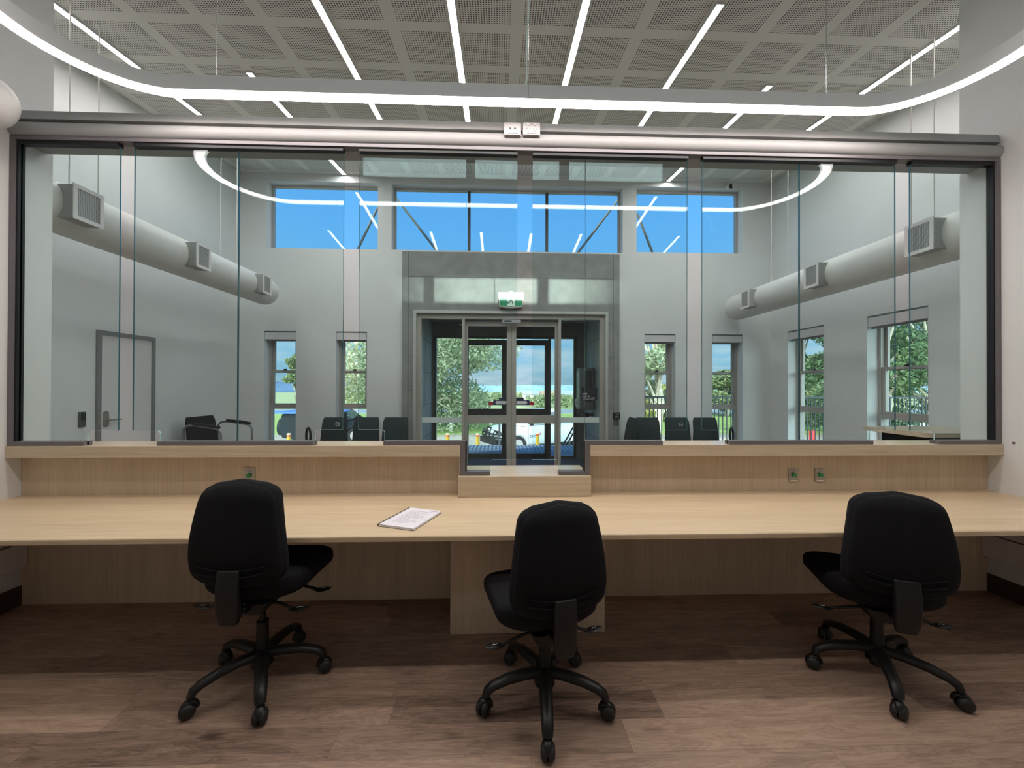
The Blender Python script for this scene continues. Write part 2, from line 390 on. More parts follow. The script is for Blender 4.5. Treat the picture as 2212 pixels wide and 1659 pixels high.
def sash(n, w, mt=M_ALU, flip=1):
    """double hung window over a fixed lower light, local frame: x across, y out, z up from the sill"""
    r = sroot('window_%d' % n); hh = WZ1-WZ0; w2 = w/2
    za, zb = 1.12-WZ0, 1.70-WZ0
    def rect(mb, x0, z0, x1, z1, t, y0, y1, tb=None, tt=None):
        tb = tb or t; tt = tt or t
        mb.box(x0, y0, z0, x0+t, y1, z1).box(x1-t, y0, z0, x1, y1, z1).box(x0+t, y0, z0, x1-t, y1, z0+tb).box(x0+t, y0, z1-tt, x1-t, y1, z1)
        return mb
    rect(MB(), -w2, 0, w2, hh, .035, -.05, .05, .035, .05).box(-w2+.035, -.05, za-.03, w2-.035, .05, za+.025).build('frame', mt, r)
    rect(MB(), -w2+.036, za+.026, w2-.036, zb+.02, .04, -.035, -.005, .03, .03).build('lower_sash', mt, r)
    rect(MB(), -w2+.036, zb-.02, w2-.036, hh-.051, .035, .0, .03).build('upper_sash', mt, r)
    MB().box(-.03, -.052, zb+.02, .03, -.036, zb+.035).box(-.012, -.05, zb+.035, .03, -.04, zb+.045).build('sash_lock', M_SEAL, r)
    for a, b, y, q in ((.036, za-.031, .0, .036), (za+.057, zb-.011, -.02, .077), (zb+.016, hh-.087, .015, .072)):
        MB().box(-w2+q, y-.003, a, w2-q, y+.003, b).build('pane', M_WGL, r)
    return r
for i, h in enumerate(holes[3:7]):
    s_ = sash(4+i, h[2]-h[0]-.002); s_.location = ((h[0]+h[2])/2, YF+.19, WZ0)
for i, (a, b) in enumerate(RWY):
    s_ = sash(8+i, b-a-.002); s_.location = (LR+.19, (a+b)/2, WZ0); s_.rotation_euler = (0, 0, -PI/2)
# roller blinds
def blind(w, loc, rz, label, grp='roller blinds rolled up at the window heads'):
    t = thing('roller_blind', label, 'blind', loc, rz, grp)
    MB().box(-w/2+.005, -.05, -.135, w/2-.005, .03, -.02).build('headbox', mat('blind white', (.55, .55, .56), .6), t, bevel=.004)
    MB().box(-w/2+.02, -.02, -.16, w/2-.02, -.005, -.135).build('bottom_rail', mat('blind rail grey', (.2, .19, .185), .5), t)
    MB().tube([(w/2-.02, -.045, -.13), (w/2-.02, -.05, -1.1), (w/2-.02, -.035, -1.12), (w/2-.02, -.03, -.13)], .0022, 5).build('chain', M_ALUL, t)
bl = ['white roller blind on the leftmost of the low far wall windows', 'white roller blind on the window just left of the entrance surround',
      'white roller blind on the window just right of the entrance surround', 'white roller blind on the far wall window nearest the right corner']
for h, l in zip(holes[3:7], bl): blind(h[2]-h[0], ((h[0]+h[2])/2, YF+.055, WZ1), 0, l)
blind(RWY[0][1]-RWY[0][0], (LR+.055, sum(RWY[0])/2, WZ1), -PI/2, 'white roller blind on the side wall window above the wooden counter')
blind(RWY[1][1]-RWY[1][0], (LR+.055, sum(RWY[1])/2, WZ1), -PI/2, 'white roller blind on the farther of the two side wall windows')

# ------------------------------------------------------------------ lobby ceiling lights
SL = math.atan(.1178)
def strip(k, Y0, Y1, label):
    X = .14+.528*k; L = (Y1-Y0)/math.cos(SL)
    t = thing('linear_ceiling_light', label, 'ceiling light', (X, Y0, zc(Y0)), 0, 'linear lights on the perforated ceiling'); t.rotation_euler = (SL, 0, 0)
    MB().box(-.036, 0, -.022, -.028, L, 0).box(.028, 0, -.022, .036, L, 0).box(-.028, 0, -.022, .028, .008, 0).box(-.028, L-.008, -.022, .028, L, 0).build('housing', M_LHOUS, t)
    MB().box(-.0275, .009, -.019, .0275, L-.009, -.004).build('diffuser', M_LIT, t)
SN = {-7: 'outermost left linear ceiling light, running toward the left lobby wall', -5: 'left linear ceiling light whose far end nears the high windows',
      -3: 'long linear ceiling light crossing above the left third of the ring pendant', -1: 'long linear ceiling light just left of the hanging power cord',
      1: 'long linear ceiling light just right of the hanging power cord', 3: 'long linear ceiling light crossing above the right third of the ring pendant',
      5: 'right linear ceiling light whose far end nears the high windows', 7: 'outermost right linear ceiling light, running toward the right lobby wall'}
for k, l in SN.items():
    if abs(k) == 5: strip(k, 3.95 if k < 0 else 3.92, 6.36, l)
    else: strip(k, 2.985 if k == 3 else 2.91, 4.92, l)

# ------------------------------------------------------------------ ring pendant
ZR = H+1.78
def ringlight():
    cx, cy, a, w = .17, 1.975, 2.12, .470
    t = thing('ring_pendant_light', 'large white rounded ring pendant light hanging over the desk', 'pendant light', (cx, cy, ZR))
    def path(off):
        pts = []; r = w+off
        for k in range(37):
            th = -PI/2+PI*k/36; pts.append((a+(r-.0)*math.cos(th)*1.0, r*math.sin(th)))
        for k in range(37):
            th = PI/2+PI*k/36; pts.append((-a+r*math.cos(th), r*math.sin(th)))
        return pts
    o_, i_ = path(.038), path(-.038); n = len(o_)
    m = MB(); rings = []
    for k in range(n): rings.append([(o_[k][0], o_[k][1], 0), (o_[k][0], o_[k][1], .085), (i_[k][0], i_[k][1], .085), (i_[k][0], i_[k][1], 0)])
    m.loft(rings, closed=True); m.build('housing', M_LHOUS, t, smooth=30)
    o_, i_ = path(.033), path(-.033); m = MB()
    m.loft([[(o_[k][0], o_[k][1], -.006), (o_[k][0], o_[k][1], -.0005), (i_[k][0], i_[k][1], -.0005), (i_[k][0], i_[k][1], -.006)] for k in range(n)], closed=True)
    m.build('diffuser', M_RLIT, t, smooth=30)
    yy = w
    for px in (467, 1785):
        x = hx(px, 180, cy+w)-cx
        MB().cyl((x, yy, .085), (x, yy, ZO-ZR), .0023, 6).build('suspension_cable', M_CHRM, t)
        MB().cyl((x, -yy, .085), (x, -yy, ZO-ZR), .0023, 6).build('suspension_cable', M_CHRM, t)
    x = hx(1141, 180, cy+w)-cx
    MB().cyl((x+.003, yy, .085), (x+.003, yy, ZO-ZR), .0014, 6).build('suspension_cable', M_CHRM, t)
    pts = []; zz = .085
    for k in range(40):
        z = .086+k*(ZO-ZR-.09)/39; q = z/.16
        pts.append((x-.008*math.sin(q*1.0)*(.6+.4*math.sin(q*.7))-.004-(.012 if k == 0 else 0), yy-.004, z))
    MB().tube(pts, .0055, 7).build('power_cord', mat('white cord', (.68, .80, .74), .5), t, smooth=True)
    MB().box(x-.0008, -.039+yy, -.0065, x+.0008, .039+yy, .0852).build('joint_line', M_JOINT, t)
ringlight()

# ------------------------------------------------------------------ round rail beam over the glass
def rail():
    zt = hz(1106, 262, 2.66); zb = hz(1106, 319, 2.66)
    h = zt-zb; prof = []
    # section in (y, z): flat upper fascia, dark groove, half round nose below
    prof += [(2.86, zt), (2.70, zt), (2.665, zt-.006), (2.652, zt-h*.28), (2.650, zt-h*.38), (2.68, zt-h*.385), (2.68, zt-h*.44)]
    zc_ = zt-h*.72; r = h*.28
    for k in range(0, 13):
        a = R(90+180*k/12); prof.append((2.68+r*.95*math.cos(a), zc_+r*math.sin(a)))
    prof += [(2.86, zb)]
    t = thing('rail_beam', 'white painted rounded steel beam running above the glass screen', 'beam', (0, 0, 0))
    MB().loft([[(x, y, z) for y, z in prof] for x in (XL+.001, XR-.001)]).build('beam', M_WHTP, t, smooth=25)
    return zt, zb
RT, RB = rail()
# outlets on the rail
def outlet(px, label, kind):
    x = hx(px, 282, 2.62); z = (hz(px, 264, 2.61)+hz(px, 291, 2.61))/2
    t = thing('power_outlet' if kind else 'data_outlet', label, 'outlet', (x, 2.651, z)); M_WHT = mat('outlet plastic', (.36, .345, .34), .4)
    w, hh = .058, .044
    MB().prism(rrect(-w, -hh, w, hh, .008), 1, -.034, 0).build('mounting_box', M_WHT, t, smooth=30)
    MB().prism(rrect(-w+.003, -hh+.003, w-.003, hh-.003, .008), 1, -.041, -.0345).build('face_plate', M_WHT, t, smooth=30)
    MB().prism(rrect(-.038, -hh+.010, .038, .030 if not kind else .008, .004), 1, -.043, -.0415).build('socket_module', M_WHT, t)
    dk = mat('socket dark', (.02, .018, .018), .5)
    for s in (-1, 1):
        if kind:
            for a, dx, dz_ in ((28, -.010, -.004), (-28, .010, -.004), (0, 0, -.019)):
                m = MB().box(-.0016, -.0436, -.005, .0016, -.0431, .005); c_, s__ = math.cos(R(a)), math.sin(R(a))
                m.xf(lambda X, Y, Z: (X*c_+Z*s__+s*.022+dx, Y, -X*s__+Z*c_+dz_)).build('pin_slot', dk, t)
            MB().cyl((s*.024, -.046, .027), (s*.024, -.0412, .027), .0085, 16).build('switch', mat('switch grey', (.45, .43, .42), .4), t, smooth=30)
        else:
            MB().prism([(s*.016-.007, .004), (s*.016+.007, .004), (s*.016+.007, -.001), (s*.016, -.009), (s*.016-.007, -.001)], 1, -.0442, -.0432).build('jack', dk, t)
            MB().box(s*.016-.010, -.0442, .013, s*.016+.010, -.0432, .018).build('label_strip', mat('switch grey', (.45, .43, .42), .4), t)
outlet(1107, 'white double data outlet on the rail beam, left of the pair', 0)
outlet(1148, 'white double power outlet on the rail beam, right of the pair', 1)

# ------------------------------------------------------------------ partition frame, glass panels
GX0, GX1 = XL+.0, XR-.0
SZ = hz(600, 963, 2.64)      # sill top
DPX0, DPX1 = hx(994, 990, 2.65), hx(1275, 990, 2.65)      # dip outer
DPZ = hz(1130, 1027, 2.65)   # dip bottom (top of the block)
ZG1 = RB+.0                 # glass head
FRZ = ZG1-.034
SCREEN = thing('reception_screen', 'full width glass reception screen in a grey metal frame above the counter', 'glass screen', (0, 0, 0))
def frame():
    t = SCREEN
    y0, y1 = 2.65, 2.71; w = .034
    slots = SLOTS
    MB().box(GX0+.001, y0, SZ+.001, GX0+w, y1, ZG1).build('jamb', M_FRAME, t)
    MB().box(GX1-w, y0, SZ+.001, GX1-.001, y1, ZG1).build('jamb', M_FRAME, t)
    MB().box(GX0+w, y0, FRZ+.012, GX1-w, y1, ZG1-.001).build('head', M_FRAME, t)
    m = MB()
    MB().box(GX0+w, y0+.01, SZ+.03, GX0+w+.012, y1-.01, FRZ+.011).build('gasket', M_SEAL, t); MB().box(GX1-w-.012, y0+.01, SZ+.03, GX1-w, y1-.01, FRZ+.011).build('gasket', M_SEAL, t)
    # head seal, interrupted over the gaps
    xs = GX0+w+.012
    for a, b, zz in GAPS+[(GX1-w-.012, None, None)]:
        MB().box(xs, y0+.01, FRZ-.012, a, y1-.01, FRZ+.011).build('gasket', M_SEAL, t); xs = b
    zb = SZ+.001; h = .026
    segs = [(GX0+w, DPX0)]; segs2 = [(DPX1, GX1-w)]
    for a, b in segs+segs2:
        cuts = [(s0, s1) for s0, s1, zz in slots if s0 > a and s1 < b]
        xs = a
        for s0, s1 in cuts+[(b, None)]:
            MB().box(xs, y0, zb, s0, y1, zb+h).build('sill_channel', M_FRAME, t); xs = s1
    MB().box(DPX0, y0, DPZ+.001, DPX0+w, y1, zb+h).build('jamb', M_FRAME, t)
    MB().box(DPX1-w, y0, DPZ+.001, DPX1, y1, zb+h).build('jamb', M_FRAME, t)
    s0, s1, _ = slots[2]
    MB().box(DPX0+w, y0, DPZ+.001, s0, y1, DPZ+h).build('sill_channel', M_FRAME, t)
    MB().box(s1, y0, DPZ+.001, DPX1-w, y1, DPZ+h).build('sill_channel', M_FRAME, t)
    MB().box(DPX0+w, y0+.012, DPZ+h, DPX0+w+.008, y1-.012, zb+h).build('gasket', M_SEAL, t)
    MB().box(DPX1-w-.008, y0+.012, DPZ+h, DPX1-w, y1-.012, zb+h).build('gasket', M_SEAL, t)
SLOTS = [(hx(190, 945, YG), hx(347, 945, YG), hz(268, 930, YG)), (hx(681, 945, YG), hx(831, 945, YG), hz(756, 928, YG)),
         (hx(1058, 1000, YG), hx(1206, 1000, YG), hz(1130, 993, YG)), (hx(1428, 945, YG), hx(1571, 945, YG), hz(1500, 929, YG)),
         (hx(1878, 945, YG), hx(2018, 945, YG), hz(1948, 930, YG))]
GAPS = [(hx(a, 600, YG), hx(b, 600, YG), 0) for a, b in ((259, 290), (742, 776), (1117, 1150), (1484, 1516), (1933, 1965))]
frame()
def panel(x0, x1, z0, gap_side, slot, label):
    """pane between x0..x1; gap_side 'l'/'r' says on which side the speaking gap lies"""
    cx = (x0+x1)/2; th = .005; zt = FRZ+.010-z0
    s0, s1, sz = slot; r = .022; sz -= z0
    if gap_side == 'r':
        edge = s0-cx; poly = [(x0-cx, 0), (edge, 0)]
        for k in range(7):
            a = R(180-90*k/6); poly.append((edge+r+r*math.cos(a), sz-r+r*math.sin(a)))
        poly += [(x1-cx, sz), (x1-cx, zt), (x0-cx, zt)]
    else:
        edge = s1-cx; poly = [(x1-cx, 0), (x1-cx, zt), (x0-cx, zt), (x0-cx, sz)]
        for k in range(7):
            a = R(90-90*k/6); poly.append((edge-r+r*math.cos(a), sz-r+r*math.sin(a)))
        poly += [(edge, 0)]
    m = MB()
    n = len(poly); m.add([(u, -th, v) for u, v in poly]+[(u, th, v) for u, v in poly], [tuple(range(n)), tuple(range(2*n-1, n-1, -1))])
    t = m.build('glass_panel', M_GL, SCREEN, ((x0+x1)/2, YG, z0), label=label)
    e = MB(); g = MB()
    for i in range(n):
        a, b = poly[i], poly[(i+1) % n]
        low = max(a[1], b[1]) <= sz+1e-4
        tgt = g if low else e
        tgt.add([(a[0], -th, a[1]), (b[0], -th, b[1]), (b[0], th, b[1]), (a[0], th, a[1])], [(0, 1, 2, 3)])
    e.build('long_edge', M_GLE, t); g.build('slot_edge', M_GLEL, t)
A = GX0+.046; B = GX1-.046; zb_ = SZ+.002
J1, J2 = hx(515.5, 600, YG), hx(1726, 600, YG); D0, D1 = DPX0+.034, DPX1-.034
g = .003
panel(A, GAPS[0][0], zb_, 'r', SLOTS[0], 'leftmost glass panel of the screen, beside the left wall')
panel(GAPS[0][1], J1-g, zb_, 'l', SLOTS[0], 'glass panel right of the first speaking gap, in front of the white door')
panel(J1+g, GAPS[1][0], zb_, 'r', SLOTS[1], 'glass panel left of the second speaking gap, before the far left window')
panel(GAPS[1][1], D0-.004, zb_, 'l', SLOTS[1], 'glass panel between the second speaking gap and the lowered counter')
panel(D0+.001, GAPS[2][0], DPZ+.002, 'r', SLOTS[2], 'left long glass panel reaching down into the lowered counter')
panel(GAPS[2][1], D1-.001, DPZ+.002, 'l', SLOTS[2], 'right long glass panel reaching down into the lowered counter')
panel(D1+.004, GAPS[3][0], zb_, 'r', SLOTS[3], 'glass panel between the lowered counter and the fourth speaking gap')
panel(GAPS[3][1], J2-g, zb_, 'l', SLOTS[3], 'glass panel right of the fourth speaking gap')
panel(J2+g, GAPS[4][0], zb_, 'r', SLOTS[4], 'glass panel left of the fifth speaking gap, before the side wall windows')
panel(GAPS[4][1], B, zb_, 'l', SLOTS[4], 'rightmost glass panel of the screen, beside the right wall')

# ------------------------------------------------------------------ joinery: sills, backing panels, desk
SZB = hz(600, 988, 2.64)
def part_box(name, label, cat, a, b, m, bev=.002, group=None):
    o = MB().box(*a, *b).build(name, m, bevel=bev, label=label, category=cat)
    if group: o['group'] = group
    return o
YP = 2.73
part_box('counter_sill', 'long oak laminate sill under the glass, left of the lowered counter', 'counter sill', (XL+.001, 2.64, SZB), (DPX0-.0, 2.86, SZ), W_SILL)
part_box('counter_sill', 'long oak laminate sill under the glass, right of the lowered counter', 'counter sill', (DPX1+.0, 2.64, SZB), (XR-.001, 2.86, SZ), W_SILL)
BX0, BX1 = hx(989, 1050, 2.62), hx(1277, 1050, 2.62)
o = part_box('transaction_block', 'low oak laminate counter block in the middle dip of the screen', 'counter', (BX0, 2.62, DZ+.001), (BX1, 2.99, DPZ), W_SILL)
part_box('backing_panel', 'upright oak laminate panel between desk and left sill', 'panel', (XL+.001, YP, 0), (BX0-.001, YP+.03, SZB-.001), W_VERT)
part_box('backing_panel', 'upright oak laminate panel between desk and right sill', 'panel', (BX1+.001, YP, 0), (XR-.001, YP+.03, SZB-.001), W_VERT)
part_box('backing_panel', 'upright oak laminate panel behind the centre pedestal', 'panel', (BX0, YP, 0), (BX1, YP+.03, DZ), W_VERT)
for a, b in ((BX0-.02, BX0), (BX1, BX1+.02)): pass
dk = thing('desk', 'long pale oak laminate reception desk spanning wall to wall', 'desk', (0, 0, 0))
dm = MB(); yf = 1.955; prof = [(YP-.001, DZ), (yf+.006, DZ), (yf+.001, DZ-.004), (yf, DZ-.010), (yf, DZ-.026), (yf+.004, DZ-.030), (YP-.001, DZ-.030)]
for x0, x1 in ((XL+.001, .31), (.3108, XR-.001)): dm.loft([[(x, y, z) for y, z in prof] for x in (x0, x1)])
dm.build('desktop', W_DESK, dk)
PX0, PX1 = -.286, .637
MB().box(PX0, 2.335, .001, PX1, 2.353, DZ-.031).box(PX0, 2.3535, .001, PX0+.018, YP-.001, DZ-.031).box(PX1-.018, 2.3535, .001, PX1, YP-.001, DZ-.031).build('pedestal', W_VERT, dk, bevel=.001)
MB().prism([(XL+.86, .0), (XL+.99, .0), (XL+.95, -.02), (XL+.90, -.02)], 1, 2.05, 2.12).xf(lambda x, y, z: (x, y, z+DZ-.031)).build('cable_cover', M_BLKP, dk)
# coved skirting + cable trunking on the side walls
M_SKI = mat('dark brown skirting', (.05, .025, .018), .5)
for sgn, X, nm in ((1, XL, 'left'), (-1, XR, 'right')):
    a, b = (X+.0005, X+.012) if sgn > 0 else (X-.012, X-.0005)
    sbox('baseboard_'+nm, M_SKI, (a, YB, 0), (b, YP-.001, .13))
    t = thing('cable_trunking', 'white cable trunking low on the %s wall under the desk' % nm, 'trunking', (X, 0, 0))
    c, d = (0.001, .05) if sgn > 0 else (-.05, -.001)
    MB().box(c, .6, .26, d, YP-.002, .42).build('trunk', M_WHT, t, bevel=.003)
    MB().box(c, .6, .43, d*.75 if sgn > 0 else d, YP-.002, .58).build('trunk', M_WHT, t, bevel=.003)
    if sgn < 0:
        MB().box(-.06, 2.12, .29, -.0505, 2.30, .39).build('socket', M_WHT, t, bevel=.002)
# screw hole / cap on the right wall
c = hit(2190, 957, 0, XR)
MB().cyl((0, 0, 0), (-.004, 0, 0), .008, 14).build('wall_plug', mat('grey plug', (.12, .1, .09), .6), None, tuple(c), label='small round grey plug on the right office wall', category='wall plug')
# release buttons
def button(px, py, label, tag_, z0=1012, z1=1040):
    x = hx(px, py, YP); za, zb = hz(px, z1, YP-.004), hz(px, z0, YP-.004)
    t = thing('door_release_button', label, 'push button', (x, YP, (za+zb)/2), 0, 'green release buttons on the backing panel'); h = (zb-za)/2
    MB().box(-.036, -.006, -h, .036, -.0005, h).build('plate', M_STEEL, t, bevel=.001)
    MB().cyl((0, -.006, .0), (0, -.011, .0), .020, 24).build('bezel', M_CHRM, t, smooth=30)
    MB().cyl((0, -.0111, .0), (0, -.020, .0), .0175, 24, .015).build('button', M_GREEN, t, smooth=30)
    MB().cyl((0, -.0072, h*.72), (0, -.006, h*.72), .004, 10).build('screw', M_DARKF, t)
    MB().box(-.016, -.0068, h*.44, .016, -.006, h*.52).build('engraving', mat('engraved', (.08, .06, .05), .6), t)
    if tag_: MB().box(-.024, -.008, -h*.98, .026, -.006, -h*.78).build('paper_tag', mat('tag paper', (.75, .66, .58), .6), t)
button(540, 1030, 'green release button on a steel plate, behind the left desk chair', 0, 1010, 1044)
button(1713, 1025, 'green release button with paper tag, left of the right-hand pair', 1)
button(1770, 1025, 'green release button with paper tag, right of the right-hand pair', 1)

# bound document on the desk
def doc():
    P = [hit(x, y, 2, DZ+.008) for x, y in ((815, 1134), (893, 1145), (957, 1105), (884, 1097))]
    c = sum(P)/4
    t = thing('bound_report', 'white comb bound report lying on the desk', 'report', (float(c[0]), float(c[1]), DZ))
    q = [(p-c)[:2] for p in P]
    u = Vector((*((q[1]-q[0])+(q[2]-q[3])), 0)); v = Vector((*((q[3]-q[0])+(q[2]-q[1])), 0)); lu, lv = u.length/2, v.length/2
    ang = math.atan2(v.y, v.x)-PI/2; t.rotation_euler = (0, 0, ang)
    lu, lv = .215, .30
    MB().box(-lu/2, -lv/2, .0005, lu/2, lv/2, .0018).build('back_cover', mat('black card', (.03, .03, .035), .4), t)
    pg = MB()
    for k in range(5):
        dx, dy = random.uniform(-.0012, .0012), random.uniform(-.0012, .0012)
        pg.box(-lu/2+.004+dx, -lv/2+.001+dy, .002+k*.0022, lu/2-.001+dx, lv/2-.001+dy, .0040+k*.0022)
    pg.build('pages', mat('paper', (.74, .71, .76), .7), t)
    MB().tube([(-lu/2+.001, -lv/2+.002, .0075), (-lu/2+.001, lv/2-.002, .0075)], .0075, 10).build('spine', mat('spine dark', (.09, .07, .05), .4), t, smooth=True)
    ink = MB(); z = .0131
    def ln(x0, y, w, h=.0028): ink.box(x0, y, z, x0+w, y+h, z+.0002)
    ln(.045, .128, .05, .004); ln(.05, .120, .043, .003)
    for i in range(16): ln(-.055+i*.009, .094+.003*(i % 2), .007, .005)
    y = .078
    for row in range(15):
        x = -.06; wmax = random.uniform(.05, .15)
        while x < -.06+wmax:
            w = random.uniform(.006, .018); ln(x, y, w); x += w+.003
        y -= .0125
    ink.build('printed_lines', mat('printed ink', (.30, .29, .30), .7), t)
doc()

# ------------------------------------------------------------------ office chairs
def superring(cx, cy, cz, rx, ry, n, e, fn):
    out = []
    for k in range(n):
        a = 2*PI*k/n; c, s = math.cos(a), math.sin(a)
        out.append(fn(cx+rx*math.copysign(abs(c)**e, c), cy+ry*math.copysign(abs(s)**e, s), cz))
    return out
def back_mesh(inset=0, dy=0, t0=.045, z0=.0, z1=.495, zc0=None):
    rings = []; n = 40; m = 26
    for i in range(m+1):
        v = i/m; s = math.sin(PI*v)
        # outline half width: broad waist, gently narrower top, rounded ends
        base = .218-.050*max(0, (v-.30)/.70)**1.4-.012*max(0, (.25-v)/.25)**1.5
        endr = min(1, (1-(1-min(v/.20, 1))**2.4))**.5 if v < .2 else 1
        endt = min(1, (1-(1-min((1-v)/.17, 1))**2.6))**.5 if v > .83 else 1
        w = max(.012, (base-inset)*endr*endt)
        t = max(.008, t0*min(1, (s*3.2))**.6)
        z = z0+(z1-z0)*v
        yb = -.015*math.cos((v-.35)*PI*1.2)+.035*(v-.35)**2*2       # lumbar curve
        rings.append([(x, y+yb+.35*x*x+dy, zz) for x, y, zz in superring(0, 0, z, w, t, n, .62, lambda x, y, z: (x, y, z))])
    return MB().loft(rings)
def seat_mesh():
    rings = []; n = 36; m = 22
    for i in range(m+1):
        v = i/m; y = -.225+.47*v
        w = .245*min(1, (1-(1-min(v/.25, 1))**2.2))**.5*min(1, (1-(1-min((1-v)/.2, 1))**2.4))**.5
        w = max(w, .02); t = max(.01, .070*min(1, math.sin(PI*v)*3)**.6)
        zz = .0+.03*max(0, (.3-v)/.3)**2-.035*max(0, (v-.75)/.25)**2
        ring = []
        for k in range(n):
            a = 2*PI*k/n; c, s = math.cos(a), math.sin(a)
            x = w*math.copysign(abs(c)**.8, c); z = t*math.copysign(abs(s)**.75, s)
            z += x*x*(.45 if z > 0 else .25)
            ring.append((x, y, z+zz))
        rings.append(ring)
    return MB().loft(rings)
def office_chair(loc, rz, base, label, dh=0):
    t = thing('office_chair', label, 'office chair', (*loc, 0), rz, 'black office chairs at the desk')
    zs = .466+dh; oy = .075
    seat_mesh().build('seat', M_BLKF, t, (0, .07, zs), smooth=70)
    bk = back_mesh().build('backrest', M_BLKF, t, (0, -.235+oy, .50+dh), smooth=70); bk.rotation_euler = (R(4), 0, 0)
    sh = back_mesh(.007, -.022, .034, .008, .486).build('back_shell', M_BLKF, bk, smooth=70)
    # seam folds low on the shell
    for q in (0, 1):
        z = .115-.03*q
        MB().tube([(-.15+.30*k/16, -.072+.35*(-.15+.30*k/16)**2-.003*q, z+.9*(-.15+.30*k/16)**2) for k in range(17)], .004, 6).build('seam', M_BLKF, bk, smooth=True)
    # wide J bar with cover
    rr = []
    for k in range(12):
        v = k/11; z = .375+dh+.24*v; w = .050*min(1, .75+v*1.2); d = .020
        y = -.305+oy-.012*math.sin(PI*v)
        rr.append([(x, yy+y, z) for x, yy in rrect(-w, -d, w, d, .014, 4)])
    MB().loft(rr).build('back_support', M_BLKP, t, smooth=40, bevel=.004)
    MB().tube([(0, -.22, .40+dh), (0, -.17, .395+dh), (0, -.10, .395+dh), (0, -.05, .395+dh)], [.028, .028, .028, .028], 12, flat=.6).build('support_arm', M_BLKP, t, smooth=True)
    for dz_ in (.40, .425, .45): pass
    for k in range(3): MB().cyl((.048, -.29+oy, .41+dh+.022*k), (.055, -.29+oy, .41+dh+.022*k), .006, 10).build('bolt', M_CHRM, t)
    MB().loft([[(x, y, z) for x, y in rrect(-w, -.13, w, .13, .03, 4)] for z, w in ((.355+dh, .07), (.37+dh, .085), (.405+dh, .10))]).build('mechanism', M_BLKP, t, smooth=40)
    # paddles
    for sx, y, zz, L in ((1, .10, .385+dh, .29), (1, -.06, .375+dh, .255), (-1, -.05, .375+dh, .29)):
        p = MB(); p.tube([(sx*.06, y, zz+.01), (sx*.12, y, zz), (sx*(L-.07), y-.005, zz-.022)], .0075, 8)
        rr = []
        for k in range(7):
            v = k/6; w = .024*math.sin(PI*min(max(v, .08), .92))**.5
            rr.append([(sx*(L-.08+.085*v), y-.005+w*math.cos(2*PI*j/12), zz-.024-.012*v*(1-v)+.006*v+.0075*math.sin(2*PI*j/12)*(.4+.6*math.sin(PI*v))) for j in range(12)])
        p.loft(rr); pd = p.build('lever', M_BLKP, t, smooth=50)
        i = MB()
        for a_, b_ in (((-.012, -.006), (-.004, .004)), ((-.004, .004), (.004, -.002)), ((.004, -.002), (.013, .005))):
            i.tube([(sx*(L-.035)+a_[0], y-.005+a_[1], zz-.0160), (sx*(L-.035)+b_[0], y-.005+b_[1], zz-.0160)], .0016, 5)
        i.build('icon', mat('white print', (.5, .5, .48), .5), pd)
    MB().cyl((0, 0, .06), (0, 0, .30), .030, 24, .027).build('lift_sleeve', M_BLKP, t, smooth=40)
    MB().cyl((0, 0, .30), (0, 0, .36+dh), .014, 20).build('gas_piston', M_BLKP, t, smooth=40)
    MB().cyl((0, 0, .085), (0, 0, .165), .048, 28, .040).build('hub', M_BLKP, t, smooth=40)
    for k in range(5):
        a = base-rz+R(72*k)
        pts = [(.03, 0, .140), (.10, 0, .143), (.18, 0, .136), (.245, 0, .120), (.273, 0, .104), (.283, 0, .080)]
        lg = MB().tube(pts, [.032, .030, .028, .026, .025, .022], 12, flat=.72, up=(0, 0, 1)).build('leg', M_BLKP, t, (0, 0, 0), (0, 0, a), smooth=60)
        sw = random.uniform(-.9, .9)
        cs = MB(); cs.cyl((.283, 0, .082), (.283, 0, .055), .010, 10)
        hood = []
        for j in range(9):
            q = PI*j/8; hood.append((.285+.028*math.cos(q), 0, .036+.030*math.sin(q)))
        cs.tube(hood, .019, 10, flat=.55, up=(1, 0, 0))
        c0 = cs.build('caster', M_BLKP, lg, (0, 0, 0), smooth=60)
        for s in (-1, 1):
            MB().tube([(0, s*.004, 0), (0, s*.016, 0), (0, s*.024, 0), (0, s*.029, 0)], [.032, .032, .028, .018], 24).build('wheel', M_BLKR, lg, (.292, 0, .0325), (0, 0, sw), smooth=40)
    return t
ch1 = office_chair((-1.178, 2.001), R(-2), R(11), 'leftmost black office chair at the desk, left of the bound report', .045)
ch2 = office_chair((.217, 1.838), R(14), R(50), 'middle black office chair in front of the desk pedestal', -.018)
ch3 = office_chair((1.935, 1.945), R(-20), R(23.5), 'rightmost black office chair, turned slightly at the desk', -.018)

